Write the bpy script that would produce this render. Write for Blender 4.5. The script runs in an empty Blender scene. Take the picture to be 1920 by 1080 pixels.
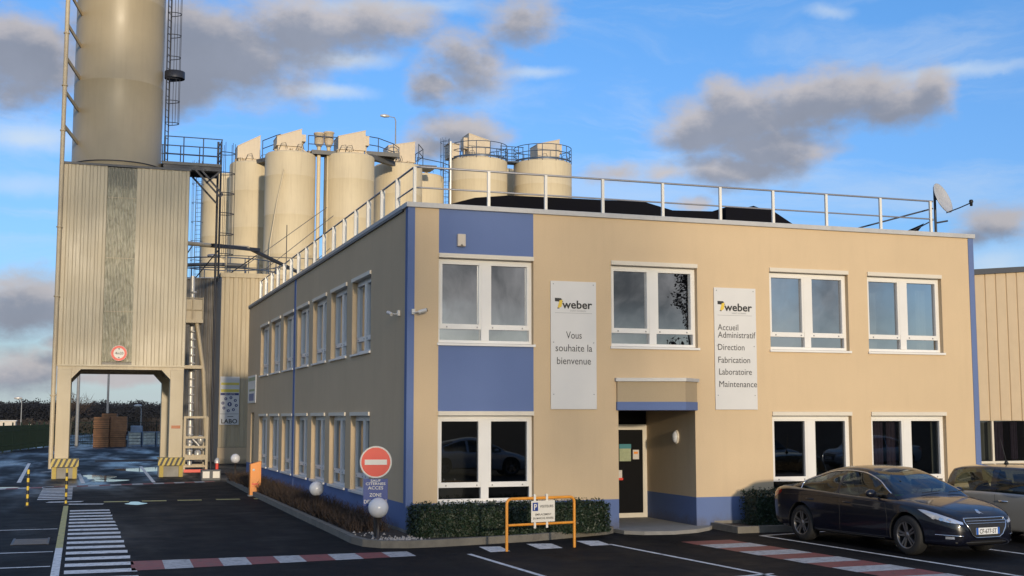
import bpy, bmesh, math, random
from mathutils import Vector, Matrix, noise as mnoise
from mathutils.bvhtree import BVHTree

random.seed(7)
R = math.radians
SC = bpy.context.scene
COL = SC.collection

# ------------------------------------------------------------------ camera, sky, sun, exposure
cam_d = bpy.data.cameras.new('camera')
cam = bpy.data.objects.new('camera', cam_d)
COL.objects.link(cam)
SC.camera = cam
cam.location = (-5.965, -23.46, 2.3)
cam.rotation_euler = (math.pi / 2 + 0.10339, 0, -0.33278)
cam_d.sensor_width = 36
cam_d.lens = 36 * 2336.05 / 1920
cam_d.clip_start = 0.1
cam_d.clip_end = 4000

SUN_EL, SUN_AZ = 7.3, 182.7          # azimuth clockwise from +Y
SUN_STRENGTH = 3.0
SKY_STRENGTH = 0.1
sun_d = bpy.data.lights.new('sun', 'SUN')
sun = bpy.data.objects.new('sun', sun_d)
COL.objects.link(sun)
sun_d.energy = SUN_STRENGTH
sun_d.angle = R(1.6)
sun_d.color = (1.0, 0.84, 0.62)
sdir = Vector((math.sin(R(SUN_AZ)) * math.cos(R(SUN_EL)), math.cos(R(SUN_AZ)) * math.cos(R(SUN_EL)), math.sin(R(SUN_EL))))
sun.rotation_euler = sdir.to_track_quat('Z', 'Y').to_euler()

SC.view_settings.view_transform = 'Standard'
SC.view_settings.look = 'None'
SC.view_settings.exposure = 0.0
SC.view_settings.gamma = 1.0
SC.view_settings.use_curve_mapping = False

world = bpy.data.worlds.new('World')
SC.world = world
world.use_nodes = True
WN = world.node_tree
for n in list(WN.nodes):
    WN.nodes.remove(n)


class NB:
    """small helper that writes node trees"""
    def __init__(s, nt):
        s.nt = nt

    def n(s, typ, **kw):
        nd = s.nt.nodes.new(typ)
        for k, v in kw.items():
            setattr(nd, k, v)
        return nd

    def link(s, a, b):
        s.nt.links.new(a, b)

    def put(s, sock, v):
        if isinstance(v, bpy.types.NodeSocket):
            s.nt.links.new(v, sock)
        else:
            sock.default_value = v

    def math(s, op, a, b=0.0, c=0.0, clamp=False):
        nd = s.n('ShaderNodeMath', operation=op, use_clamp=clamp)
        s.put(nd.inputs[0], a)
        s.put(nd.inputs[1], b)
        s.put(nd.inputs[2], c)
        return nd.outputs[0]

    def vmath(s, op, a, b=(0, 0, 0)):
        nd = s.n('ShaderNodeVectorMath', operation=op)
        s.put(nd.inputs[0], a)
        s.put(nd.inputs[1], b)
        return nd

    def scale(s, v, k):
        nd = s.n('ShaderNodeVectorMath', operation='SCALE')
        s.put(nd.inputs[0], v)
        s.put(nd.inputs['Scale'], k)
        return nd.outputs[0]

    def mix(s, f, a, b, blend='MIX'):
        nd = s.n('ShaderNodeMix', data_type='RGBA', blend_type=blend)
        s.put(nd.inputs[0], f)
        s.put(nd.inputs[6], a)
        s.put(nd.inputs[7], b)
        return nd.outputs[2]

    def mapr(s, v, a, b, c, d, smooth=False):
        nd = s.n('ShaderNodeMapRange')
        if smooth:
            nd.interpolation_type = 'SMOOTHSTEP'
        for i, x in enumerate((v, a, b, c, d)):
            s.put(nd.inputs[i], x)
        return nd.outputs[0]

    def noise(s, vec, scale, detail=4.0, rough=0.55, dist=0.0):
        nd = s.n('ShaderNodeTexNoise')
        if vec is not None:
            s.link(vec, nd.inputs['Vector'])
        nd.inputs['Scale'].default_value = scale
        nd.inputs['Detail'].default_value = detail
        nd.inputs['Roughness'].default_value = rough
        nd.inputs['Distortion'].default_value = dist
        return nd

    def ramp(s, f, stops):
        nd = s.n('ShaderNodeValToRGB')
        s.put(nd.inputs[0], f)
        el = nd.color_ramp.elements
        while len(el) < len(stops):
            el.new(0.5)
        for e, (p, c) in zip(el, stops):
            e.position = p
            e.color = (*c, 1) if len(c) == 3 else c
        return nd.outputs[0]


def build_sky():
    b = NB(WN)
    tc = b.n('ShaderNodeTexCoord')
    d = b.vmath('NORMALIZE', tc.outputs['Generated']).outputs[0]
    sep = b.n('ShaderNodeSeparateXYZ')
    b.link(d, sep.inputs[0])
    el = b.math('MULTIPLY', b.math('ARCSINE', sep.outputs[2]), 57.2958)
    az = b.math('MULTIPLY', b.math('ARCTAN2', sep.outputs[0], sep.outputs[1]), 57.2958)
    sky = b.n('ShaderNodeTexSky')
    sky.sky_type = 'NISHITA'
    sky.sun_disc = False
    sky.sun_elevation = R(SUN_EL)
    sky.sun_rotation = R(SUN_AZ)
    sky.ozone_density = 2.0
    # clear winter air: the blue deepens with height above the horizon
    e01 = b.mapr(el, 0, 45, 0, 1)
    tint = b.ramp(e01, [(0.0, (1.15, 1.95, 4.4)), (0.06, (1.15, 1.60, 2.8)), (0.2, (1.15, 1.62, 2.6)),
                        (0.33, (1.15, 1.72, 2.65)), (0.45, (1.05, 1.78, 2.7)), (1.0, (2.6, 3.6, 5.0))])
    base = b.mix(1.0, sky.outputs[0], tint, 'MULTIPLY')
    # turbulence that frays the clouds
    w1 = b.noise(d, 9.0, 8, 0.6)
    w2 = b.noise(d, 32.0, 6, 0.65)
    warp = b.vmath('ADD', b.scale(b.vmath('SUBTRACT', w1.outputs['Color'], (0.5, 0.5, 0.5)).outputs[0], 4.2),
                   b.scale(b.vmath('SUBTRACT', w2.outputs['Color'], (0.5, 0.5, 0.5)).outputs[0], 1.8))
    comb = b.n('ShaderNodeCombineXYZ')
    b.link(az, comb.inputs[0])
    b.link(el, comb.inputs[1])
    P = b.vmath('ADD', comb.outputs[0], b.vmath('MULTIPLY', warp.outputs[0], (0.45, 0.3, 0)).outputs[0]).outputs[0]

    def layer(lst, soft0=1.15, soft1=0.25):
        acc = None
        for it in lst:
            a, e, ra, re = it[:4]
            wt = it[4] if len(it) > 4 else 1.0
            q = b.vmath('DIVIDE', b.vmath('SUBTRACT', P, (a, e, 0)).outputs[0], (ra, re, 1)).outputs[0]
            ln = b.vmath('LENGTH', b.vmath('MULTIPLY', q, (1, 1, 0)).outputs[0]).outputs[1]
            m = b.mapr(ln, soft0, soft1, 0, wt, True)
            acc = m if acc is None else b.math('MAXIMUM', acc, m)
        return acc
    clouds = [(-2.48, 15.27, 3.43, 2.08, 1),
              (5.25, 16.49, 5.15, 2.57, 1),
              (9.33, 17.77, 4.9, 1.72, 1),
              (12.54, 17.9, 3.68, 1.23, 0.85),
              (3.41, 14.86, 2.94, 1.59, 1),
              (0.57, 17.14, 2.94, 1.72, 0.9),
              (17.19, 16.23, 2.33, 1.84, 0.95),
              (19.2, 17.89, 2.45, 1.59, 0.85),
              (15.81, 15.02, 1.47, 0.93, 0.8),
              (27.75, 13.21, 2.7, 1.42, 0.95),
              (29.95, 13.6, 2.7, 1.47, 1),
              (33.77, 14.22, 4.41, 1.42, 1),
              (36.54, 13.68, 2.7, 1.1, 0.95),
              (38.03, 14.14, 1.35, 1.35, 0.85),
              (29.18, 11.32, 3.43, 0.98, 0.95),
              (30.88, 12.14, 2.7, 1.35, 1),
              (26.01, 11.22, 2.21, 0.74, 0.75),
              (17.07, 13.04, 2.21, 1.03, 0.95),
              (15.08, 12.44, 1.59, 0.74, 0.85),
              (23.79, 11.22, 2.45, 0.69, 0.72),
              (27.21, 9.69, 1.1, 0.54, 0.75),
              (-2.29, 4.73, 2.82, 1.47, 1),
              (-2.4, 2.06, 2.94, 1.18, 1),
              (-0.95, 3.27, 1.47, 0.74, 0.7),
              (40.78, 8.35, 1.96, 1.03, 0.9),
              (39.46, 7.74, 1.47, 0.74, 0.7),
              (1.75, 1.73, 3.43, 0.39, 0.9)]
    cirrus = [(-2.46, 11.95, 2.6, .7, .8), (11.3, 16.2, 2.6, .5, .75), (10.4, 14.7, 2.4, .4, .75), (20.07, 15.7, 1.9, .35, .6), (38.4, 14.9, 4.8, .4, .6),
              (33.9, 17.8, 1.2, .35, .5), (40.7, 6.4, 2.4, 1.3, .5), (-2.48, 9.9, 2.5, .6, .45), (12.5, 18.6, 5.5, .4, .6)]
    # broken cloud over the rest of the sky, kept off the part of it modelled above
    n3 = b.noise(d, 2.6, 7, 0.58)
    away = b.mapr(b.math('ABSOLUTE', b.math('SUBTRACT', az, 19.0)), 30, 55, 0, 1, True)
    high = b.mapr(el, 24, 38, 0, 1, True)
    gen = b.math('MULTIPLY', b.math('MAXIMUM', away, high), b.mapr(n3.outputs[0], 0.42, 0.62, 0, 0.95, True))
    gen = b.math('MULTIPLY', gen, b.mapr(el, 0, 6, 0.2, 1, True))
    lum = b.mapr(b.noise(d, 7.0, 6, 0.6).outputs[0], 0.3, 0.7, 0.6, 1.25)
    veil = b.mapr(el, 0.2, 5.5, 0.62, 0.0, True)
    c = b.mix(veil, base, (6.2, 6.9, 7.0, 1))
    wis = b.noise(b.vmath('MULTIPLY', P, (0.05, 0.30, 0)).outputs[0], 1.0, 8, 0.62, 0.8).outputs[0]
    c = b.mix(b.mapr(wis, 0.45, 0.72, 0, 0.42, True), c, (6.4, 7.3, 8.4, 1))
    c = b.mix(layer(cirrus, 1.3, 0.0), c, (6.6, 7.6, 8.6, 1))
    c = b.mix(gen, c, b.scale((3.9, 3.7, 3.6), b.mapr(b.noise(d, 9.0, 8, 0.62, 0.4).outputs[0], 0.36, 0.64, 0.25, 1.8)))

    # heaped clouds: an outline field frayed by turbulence; thick parts turn grey, sunward edges stay pale
    def heap(shift_el, dz):
        q0 = b.vmath('ADD', P, (0.25 if dz else 0.0, shift_el, 0)).outputs[0]
        acc = None
        for (a_, e_, ra, re, wt) in clouds:
            q = b.vmath('MULTIPLY', b.vmath('SUBTRACT', q0, (a_, e_, 0)).outputs[0], (1 / ra, 1 / re, 0)).outputs[0]
            f_ = b.math('SUBTRACT', wt, b.vmath('LENGTH', q).outputs[1])
            acc = f_ if acc is None else b.math('MAXIMUM', acc, f_)
        dd = b.vmath('ADD', d, (0, 0, dz)).outputs[0]
        sq = b.vmath('MULTIPLY', dd, (1, 1, 1.7)).outputs[0]
        t1 = b.noise(sq, 14.0, 9, 0.58).outputs[0]
        t2 = b.noise(sq, 60.0, 5, 0.6).outputs[0]
        n_ = b.math('ADD', b.math('MULTIPLY', b.math('SUBTRACT', t1, 0.5), 2.0), b.math('MULTIPLY', b.math('SUBTRACT', t2, 0.5), 0.35))
        return b.math('ADD', acc, n_)
    here = heap(0.0, 0.0)
    above = heap(0.75, 0.013)
    alpha = b.mapr(here, -0.34, 0.58, 0, 0.96, True)
    thick = b.mapr(above, -0.12, 0.62, 0, 1, True)
    ccol = b.mix(thick, (5.3, 5.05, 5.2, 1), (2.8, 3.05, 3.75, 1))
    c = b.mix(alpha, c, b.scale(ccol, b.mapr(lum, 0.6, 1.25, 0.86, 1.12)))
    bg = b.n('ShaderNodeBackground')
    b.link(c, bg.inputs[0])
    bg.inputs[1].default_value = SKY_STRENGTH
    out = b.n('ShaderNodeOutputWorld')
    b.link(bg.outputs[0], out.inputs[0])


build_sky()
world.cycles.sampling_method = 'MANUAL'
world.cycles.sample_map_resolution = 1024


# ------------------------------------------------------------------ materials
def mat(name, col, rough=0.6, metal=0.0, var=0.0, vscale=3.0, bump=0.0, bscale=40.0, coat=0.0, spec=0.5, streak=0.0, dirt=None):
    """plain paint/metal/plastic with slight colour variation, grain and optional run-off streaks"""
    m = bpy.data.materials.new(name)
    m.use_nodes = True
    b = NB(m.node_tree)
    bs = m.node_tree.nodes['Principled BSDF']
    bs.inputs['Base Color'].default_value = (*col, 1)
    bs.inputs['Roughness'].default_value = rough
    bs.inputs['Metallic'].default_value = metal
    bs.inputs['Specular IOR Level'].default_value = spec
    bs.inputs['Coat Weight'].default_value = coat
    bs.inputs['Coat Roughness'].default_value = 0.04
    if var or bump or streak:
        tc = b.n('ShaderNodeTexCoord')
        co = tc.outputs['Object']
        c = (*col, 1)
        if var:
            nz = b.noise(co, vscale, 6, 0.6).outputs[0]
            f = b.mapr(nz, 0.3, 0.7, 1 - var, 1 + var)
            c = b.mix(1.0, c, f, 'MULTIPLY')
            b.link(b.mapr(nz, 0.3, 0.7, max(0.02, rough - 0.08), min(1, rough + 0.08)), bs.inputs['Roughness'])
        if streak:
            mp = b.vmath('MULTIPLY', co, (5.0, 5.0, 0.35)).outputs[0]
            s1 = b.noise(mp, 1.6, 7, 0.62).outputs[0]
            c = b.mix(b.mapr(s1, 0.48, 0.75, 0, streak), c, (*(dirt or tuple(x * 0.45 for x in col)), 1))
        if isinstance(c, bpy.types.NodeSocket):
            b.link(c, bs.inputs['Base Color'])
        if bump:
            bp = b.n('ShaderNodeBump')
            bp.inputs['Strength'].default_value = bump
            bp.inputs['Distance'].default_value = 0.02
            b.link(b.noise(co, bscale, 5, 0.6).outputs[0], bp.inputs['Height'])
            b.link(bp.outputs[0], bs.inputs['Normal'])
    return m


def glass_mat(name, tint, refl0, rough=0.0, wav=0.0):
    """window glass: tinted see-through with a clear reflection on top"""
    m = bpy.data.materials.new(name)
    m.use_nodes = True
    nt = m.node_tree
    nt.nodes.remove(nt.nodes['Principled BSDF'])
    b = NB(nt)
    tr = b.n('ShaderNodeBsdfTransparent')
    tr.inputs[0].default_value = (*tint, 1)
    gl = b.n('ShaderNodeBsdfGlossy')
    gl.inputs['Roughness'].default_value = rough
    gl.inputs[0].default_value = (0.95, 0.97, 1, 1)
    ge = b.n('ShaderNodeNewGeometry')
    cs = b.math('ABSOLUTE', b.vmath('DOT_PRODUCT', ge.outputs['Normal'], ge.outputs['Incoming']).outputs[1])
    sch = b.math('POWER', b.math('SUBTRACT', 1.0, cs, clamp=True), 5.0)
    f = b.math('ADD', refl0, b.math('MULTIPLY', sch, 1 - refl0), clamp=True)
    if wav:
        bp = b.n('ShaderNodeBump')
        bp.inputs['Strength'].default_value = wav
        bp.inputs['Distance'].default_value = 0.05
        tc = b.n('ShaderNodeTexCoord')
        b.link(b.noise(tc.outputs['Object'], 1.3, 1).outputs[0], bp.inputs['Height'])
        b.link(bp.outputs[0], gl.inputs['Normal'])
    mx = b.n('ShaderNodeMixShader')
    b.link(f, mx.inputs[0])
    b.link(tr.outputs[0], mx.inputs[1])
    b.link(gl.outputs[0], mx.inputs[2])
    b.link(mx.outputs[0], nt.nodes['Material Output'].inputs[0])
    return m


def render_mat(name, col, stain=0.12):
    """through-coloured facade render: fine grain, horizontal float lines, faint weather stains"""
    m = bpy.data.materials.new(name)
    m.use_nodes = True
    b = NB(m.node_tree)
    bs = m.node_tree.nodes['Principled BSDF']
    bs.inputs['Roughness'].default_value = 0.9
    bs.inputs['Specular IOR Level'].default_value = 0.2
    tc = b.n('ShaderNodeTexCoord')
    co = tc.outputs['Object']
    big = b.noise(co, 0.45, 6, 0.6).outputs[0]
    st = b.noise(b.vmath('MULTIPLY', co, (2.2, 2.2, 0.3)).outputs[0], 1.5, 6, 0.6).outputs[0]
    c = b.mix(1.0, (*col, 1), b.mapr(big, 0.3, 0.7, 0.955, 1.045), 'MULTIPLY')
    c = b.mix(b.mapr(st, 0.5, 0.8, 0, stain), c, (*[x * 0.55 for x in col], 1))
    zz = b.n('ShaderNodeSeparateXYZ')
    b.link(co, zz.inputs[0])
    splash = b.math('ADD', zz.outputs[2], b.math('MULTIPLY', b.noise(co, 3.5, 6, 0.7).outputs[0], 0.5))
    c = b.mix(b.mapr(splash, 0.30, 0.58, 0.55, 0, True), c, (0.12, 0.105, 0.085, 1))
    c = b.mix(1.0, c, b.mapr(b.noise(co, 55, 3, 0.7).outputs[0], 0.3, 0.7, 0.95, 1.05), 'MULTIPLY')
    b.link(c, bs.inputs['Base Color'])
    bp = b.n('ShaderNodeBump')
    bp.inputs['Strength'].default_value = 0.25
    bp.inputs['Distance'].default_value = 0.01
    g = b.noise(b.vmath('MULTIPLY', co, (1, 1, 5)).outputs[0], 22, 4, 0.7).outputs[0]
    b.link(g, bp.inputs['Height'])
    b.link(bp.outputs[0], bs.inputs['Normal'])
    return m


TAN = (0.605, 0.460, 0.295)
BLUE = (0.130, 0.183, 0.355)
M = {}
M['tan'] = render_mat('tan_render', TAN)
M['blue'] = render_mat('blue_render', BLUE, 0.05)
M['plinth'] = render_mat('grey_plinth_render', (0.30, 0.28, 0.25), 0.3)
M['pvc'] = mat('white_pvc', (0.74, 0.72, 0.69), 0.35, var=0.03, vscale=1.5)
M['shutter_alu'] = mat('cream_aluminium', (0.66, 0.60, 0.50), 0.4, var=0.03)
M['coping'] = mat('light_grey_coping', (0.47, 0.465, 0.46), 0.4, var=0.06, streak=0.15)
M['galv'] = mat('galvanised_steel', (0.62, 0.60, 0.57), 0.38, 0.35, var=0.06)
M['rail_alu'] = mat('white_aluminium_rail', (0.78, 0.74, 0.66), 0.35, 0.1)
M['rail_dark'] = mat('grey_tube_rail', (0.30, 0.30, 0.32), 0.4, 0.4)
M['glass'] = glass_mat('window_glass', (0.34, 0.37, 0.39), 0.45, wav=0.03)
M['glass_dark'] = glass_mat('ground_floor_glass', (0.30, 0.32, 0.33), 0.09, wav=0.03)
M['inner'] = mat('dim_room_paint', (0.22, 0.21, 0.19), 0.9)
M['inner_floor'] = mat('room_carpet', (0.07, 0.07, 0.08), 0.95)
M['curtain'] = mat('mauve_curtain', (0.22, 0.15, 0.19), 0.95, var=0.2, vscale=6)
M['curtain_cream'] = mat('cream_curtain', (0.55, 0.52, 0.42), 0.95, var=0.1)
M['roof_felt'] = mat('roof_felt', (0.06, 0.06, 0.065), 0.9, var=0.2)
M['black_sheet'] = mat('black_roof_sheet', (0.005, 0.005, 0.008), 0.8, var=0.25, bump=0.2, bscale=6, spec=0.1)
M['white_board'] = mat('white_sign_board', (0.64, 0.63, 0.615), 0.4, var=0.015, vscale=2)
M['letter_black'] = mat('black_lettering', (0.014, 0.014, 0.016), 0.5)
M['letter_grey'] = mat('dark_grey_lettering', (0.045, 0.045, 0.05), 0.5)
M['pale_grey_print'] = mat('pale_grey_print', (0.32, 0.32, 0.33), 0.5)
M['yellow'] = mat('signal_yellow', (0.72, 0.50, 0.05), 0.5, var=0.08, streak=0.15)
M['faded_yellow'] = mat('faded_yellow_panel', (0.70, 0.58, 0.10), 0.5)
M['black'] = mat('black_paint', (0.02, 0.02, 0.022), 0.5, var=0.1)
M['red'] = mat('sign_red', (0.78, 0.055, 0.03), 0.4)
M['sign_white'] = mat('sign_white', (0.74, 0.70, 0.62), 0.4)
M['sign_blue'] = mat('sign_blue', (0.012, 0.045, 0.24), 0.4)
M['navy'] = mat('navy_print', (0.03, 0.04, 0.16), 0.5)
M['orange'] = mat('orange_paint', (0.80, 0.27, 0.035), 0.42, var=0.06, streak=0.12)
M['orange_rail'] = mat('orange_rail_paint', (0.75, 0.30, 0.03), 0.4, var=0.08, streak=0.2)
M['concrete'] = mat('concrete', (0.30, 0.285, 0.26), 0.9, var=0.12, bump=0.3, bscale=25, streak=0.2)
M['kerb'] = mat('kerb_stone', (0.17, 0.155, 0.13), 0.9, var=0.22, vscale=4, bump=0.4, bscale=18)
M['soil'] = mat('dark_soil', (0.05, 0.037, 0.027), 1.0, var=0.4, vscale=9, bump=1.0, bscale=20)
M['pebble'] = mat('pale_pebble', (0.36, 0.33, 0.30), 0.8, var=0.3, vscale=20)
M['silo'] = mat('cream_silo_paint', (0.64, 0.535, 0.355), 0.62, var=0.05, vscale=0.5, streak=0.3, dirt=(0.42, 0.32, 0.20))
M['silo_box'] = mat('cream_housing_paint', (0.58, 0.475, 0.34), 0.5, var=0.08, streak=0.2, dirt=(0.30, 0.23, 0.16))
M['blue_steel'] = mat('blue_grey_steel', (0.055, 0.085, 0.14), 0.45, 0.2, var=0.1)
M['dark_steel'] = mat('dark_steel', (0.035, 0.038, 0.05), 0.5, 0.3, var=0.1)
M['grate'] = mat('grey_grating', (0.13, 0.13, 0.13), 0.6, 0.3, var=0.15)
M['tan_steel'] = mat('sand_painted_steel', (0.52, 0.43, 0.29), 0.5, var=0.08, streak=0.35, dirt=(0.22, 0.14, 0.08))
M['column'] = mat('stone_grey_silo_paint', (0.42, 0.345, 0.225), 0.42, var=0.06, vscale=0.6, streak=0.2, dirt=(0.29, 0.24, 0.165))
M['clad'] = mat('cream_sheet_cladding', (0.48, 0.40, 0.265), 0.42, 0.0, var=0.07, vscale=0.7, streak=0.28, dirt=(0.27, 0.225, 0.155), bump=0.12, bscale=1.7)
M['clad_annex'] = mat('sand_sheet_cladding', (0.50, 0.405, 0.26), 0.55, var=0.06, vscale=0.7, streak=0.35, dirt=(0.28, 0.21, 0.125))
M['clad_grey'] = mat('weathered_grey_cladding', (0.22, 0.20, 0.175), 0.45, var=0.3, vscale=0.9, streak=0.6, dirt=(0.07, 0.055, 0.045))
M['clad_hall'] = mat('beige_hall_cladding', (0.54, 0.42, 0.28), 0.5, var=0.03, streak=0.08)
M['dark_trim'] = mat('dark_grey_roof_trim', (0.07, 0.075, 0.085), 0.5)
M['globe'] = mat('opal_globe', (0.66, 0.66, 0.68), 0.16, var=0.05, vscale=6)
M['post_dark'] = mat('dark_brown_post', (0.035, 0.028, 0.025), 0.5)
M['cam_white'] = mat('white_camera_housing', (0.62, 0.60, 0.57), 0.4)
M['siren'] = mat('beige_alarm_plastic', (0.55, 0.48, 0.40), 0.4)
M['pallet'] = mat('brown_timber', (0.30, 0.15, 0.075), 0.8, var=0.25, vscale=2.5)
M['wrap'] = mat('grey_green_wrapped_sacks', (0.50, 0.54, 0.50), 0.35, var=0.3, vscale=4, bump=0.5, bscale=8)
M['blue_wrap'] = mat('pale_blue_wrap', (0.22, 0.30, 0.42), 0.35, var=0.2)
M['fence_green'] = mat('dark_green_fence', (0.009, 0.024, 0.018), 0.7, var=0.2, spec=0.2)
M['white_bld'] = mat('pale_cabin_wall', (0.62, 0.56, 0.47), 0.8, var=0.05)
M['tyre'] = mat('tyre_rubber', (0.012, 0.012, 0.013), 0.75)
M['alloy'] = mat('alloy_rim', (0.20, 0.20, 0.21), 0.3, 0.8)
M['chrome'] = mat('chrome', (0.72, 0.72, 0.74), 0.12, 1.0)
M['car_navy'] = mat('navy_black_car_paint', (0.005, 0.006, 0.013), 0.3, 0.0, coat=0.7, spec=0.2)
M['car_silver'] = mat('silver_car_paint', (0.31, 0.31, 0.30), 0.3, 0.4, coat=0.8)
M['car_pale'] = mat('pale_blue_car_paint', (0.36, 0.42, 0.50), 0.28, 0.4, coat=0.8)
M['car_black'] = mat('gloss_black_paint', (0.006, 0.006, 0.008), 0.15, 0.0, coat=1.0)
M['car_trim'] = mat('black_plastic_trim', (0.012, 0.012, 0.013), 0.55)
M['car_glass'] = glass_mat('car_glass', (0.26, 0.30, 0.27), 0.07)
M['seat'] = mat('dark_seat_cloth', (0.03, 0.03, 0.035), 0.9)
M['lamp_lens'] = mat('headlamp_lens', (0.50, 0.54, 0.62), 0.08, 0.55, coat=1.0)
M['tail_red'] = mat('tail_lamp_red', (0.32, 0.02, 0.012), 0.15, coat=1.0)
M['amber'] = mat('amber_lens', (0.36, 0.09, 0.015), 0.2)
M['plate'] = mat('number_plate_white', (0.66, 0.67, 0.68), 0.4)
M['plate_blue'] = mat('number_plate_blue', (0.02, 0.10, 0.42), 0.4)
M['vest'] = mat('fluorescent_green_paper', (0.22, 0.65, 0.06), 0.6)
M['paint_white'] = mat('worn_white_road_paint', (0.74, 0.74, 0.73), 0.6, var=0.12, vscale=5, streak=0.0)
M['paint_yellow'] = mat('worn_yellow_road_paint', (0.50, 0.44, 0.15), 0.6, var=0.2, vscale=4)
M['paint_red'] = mat('worn_red_road_paint', (0.24, 0.052, 0.048), 0.6, var=0.25, vscale=5)
M['paint_grey'] = mat('greyed_white_road_paint', (0.46, 0.46, 0.46), 0.6, var=0.2, vscale=5)
M['guard_yellow'] = mat('shade_toned_guard_yellow', (0.42, 0.31, 0.06), 0.6, var=0.15, streak=0.3)  # yellow lowered to imitate the shade the leg guards stand in
M['pole_grey'] = mat('weathered_grey_pole', (0.27, 0.275, 0.28), 0.6, var=0.1)
M['leaf'] = mat('hedge_leaf', (0.013, 0.028, 0.011), 0.5, var=0.4, vscale=6)
M['leaf_light'] = mat('young_hedge_leaf', (0.020, 0.038, 0.014), 0.5, var=0.3, vscale=6)
M['twig'] = mat('brown_twig', (0.07, 0.045, 0.03), 0.9, var=0.4, vscale=7)
M['bark'] = mat('grey_bark', (0.075, 0.062, 0.05), 0.9, var=0.3, bump=0.6, bscale=12)
M['wood_dark'] = mat('far_wood_foliage', (0.017, 0.019, 0.025), 1.0, var=0.35, vscale=0.3)
M['scrub'] = mat('brown_scrub', (0.042, 0.033, 0.026), 1.0, var=0.35, vscale=0.6)
M['door_black'] = mat('black_door_panel', (0.008, 0.008, 0.009), 0.3, spec=0.15)
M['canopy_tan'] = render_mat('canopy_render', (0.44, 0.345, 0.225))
M['paper_green'] = mat('green_notice_paper', (0.36, 0.40, 0.25), 0.7, var=0.15, vscale=14)
M['teal'] = mat('teal_print', (0.05, 0.22, 0.26), 0.6)
M['paper_white'] = mat('white_paper', (0.6, 0.56, 0.52), 0.7, var=0.1, vscale=20)


def corrugated_grp():
    """greenish translucent strip sheeting, wavy golden reflections painted into its colour"""
    m = mat('greenish_rooflight_sheet', (0.36, 0.37, 0.27), 0.22, var=0.0)
    b = NB(m.node_tree)
    bs = m.node_tree.nodes['Principled BSDF']
    tc = b.n('ShaderNodeTexCoord')
    co = tc.outputs['Object']
    n1 = b.noise(b.vmath('MULTIPLY', co, (4.5, 1, 2.0)).outputs[0], 1.1, 5, 0.6, 1.6).outputs[0]
    c = b.mix(b.mapr(n1, 0.32, 0.68, 0, 1), (0.25, 0.23, 0.155, 1), (0.52, 0.465, 0.325, 1))  # light and dark mottle imitates golden reflections in the base colour
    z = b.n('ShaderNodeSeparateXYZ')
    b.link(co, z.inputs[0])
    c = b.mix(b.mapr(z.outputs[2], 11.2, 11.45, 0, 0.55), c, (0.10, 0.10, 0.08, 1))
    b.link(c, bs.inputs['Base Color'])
    bp = b.n('ShaderNodeBump')
    bp.inputs['Strength'].default_value = 0.45
    bp.inputs['Distance'].default_value = 0.08
    b.link(b.noise(b.vmath('MULTIPLY', co, (3, 1, 1)).outputs[0], 1.6, 4).outputs[0], bp.inputs['Height'])
    b.link(bp.outputs[0], bs.inputs['Normal'])
    return m


M['grp'] = corrugated_grp()


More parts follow.
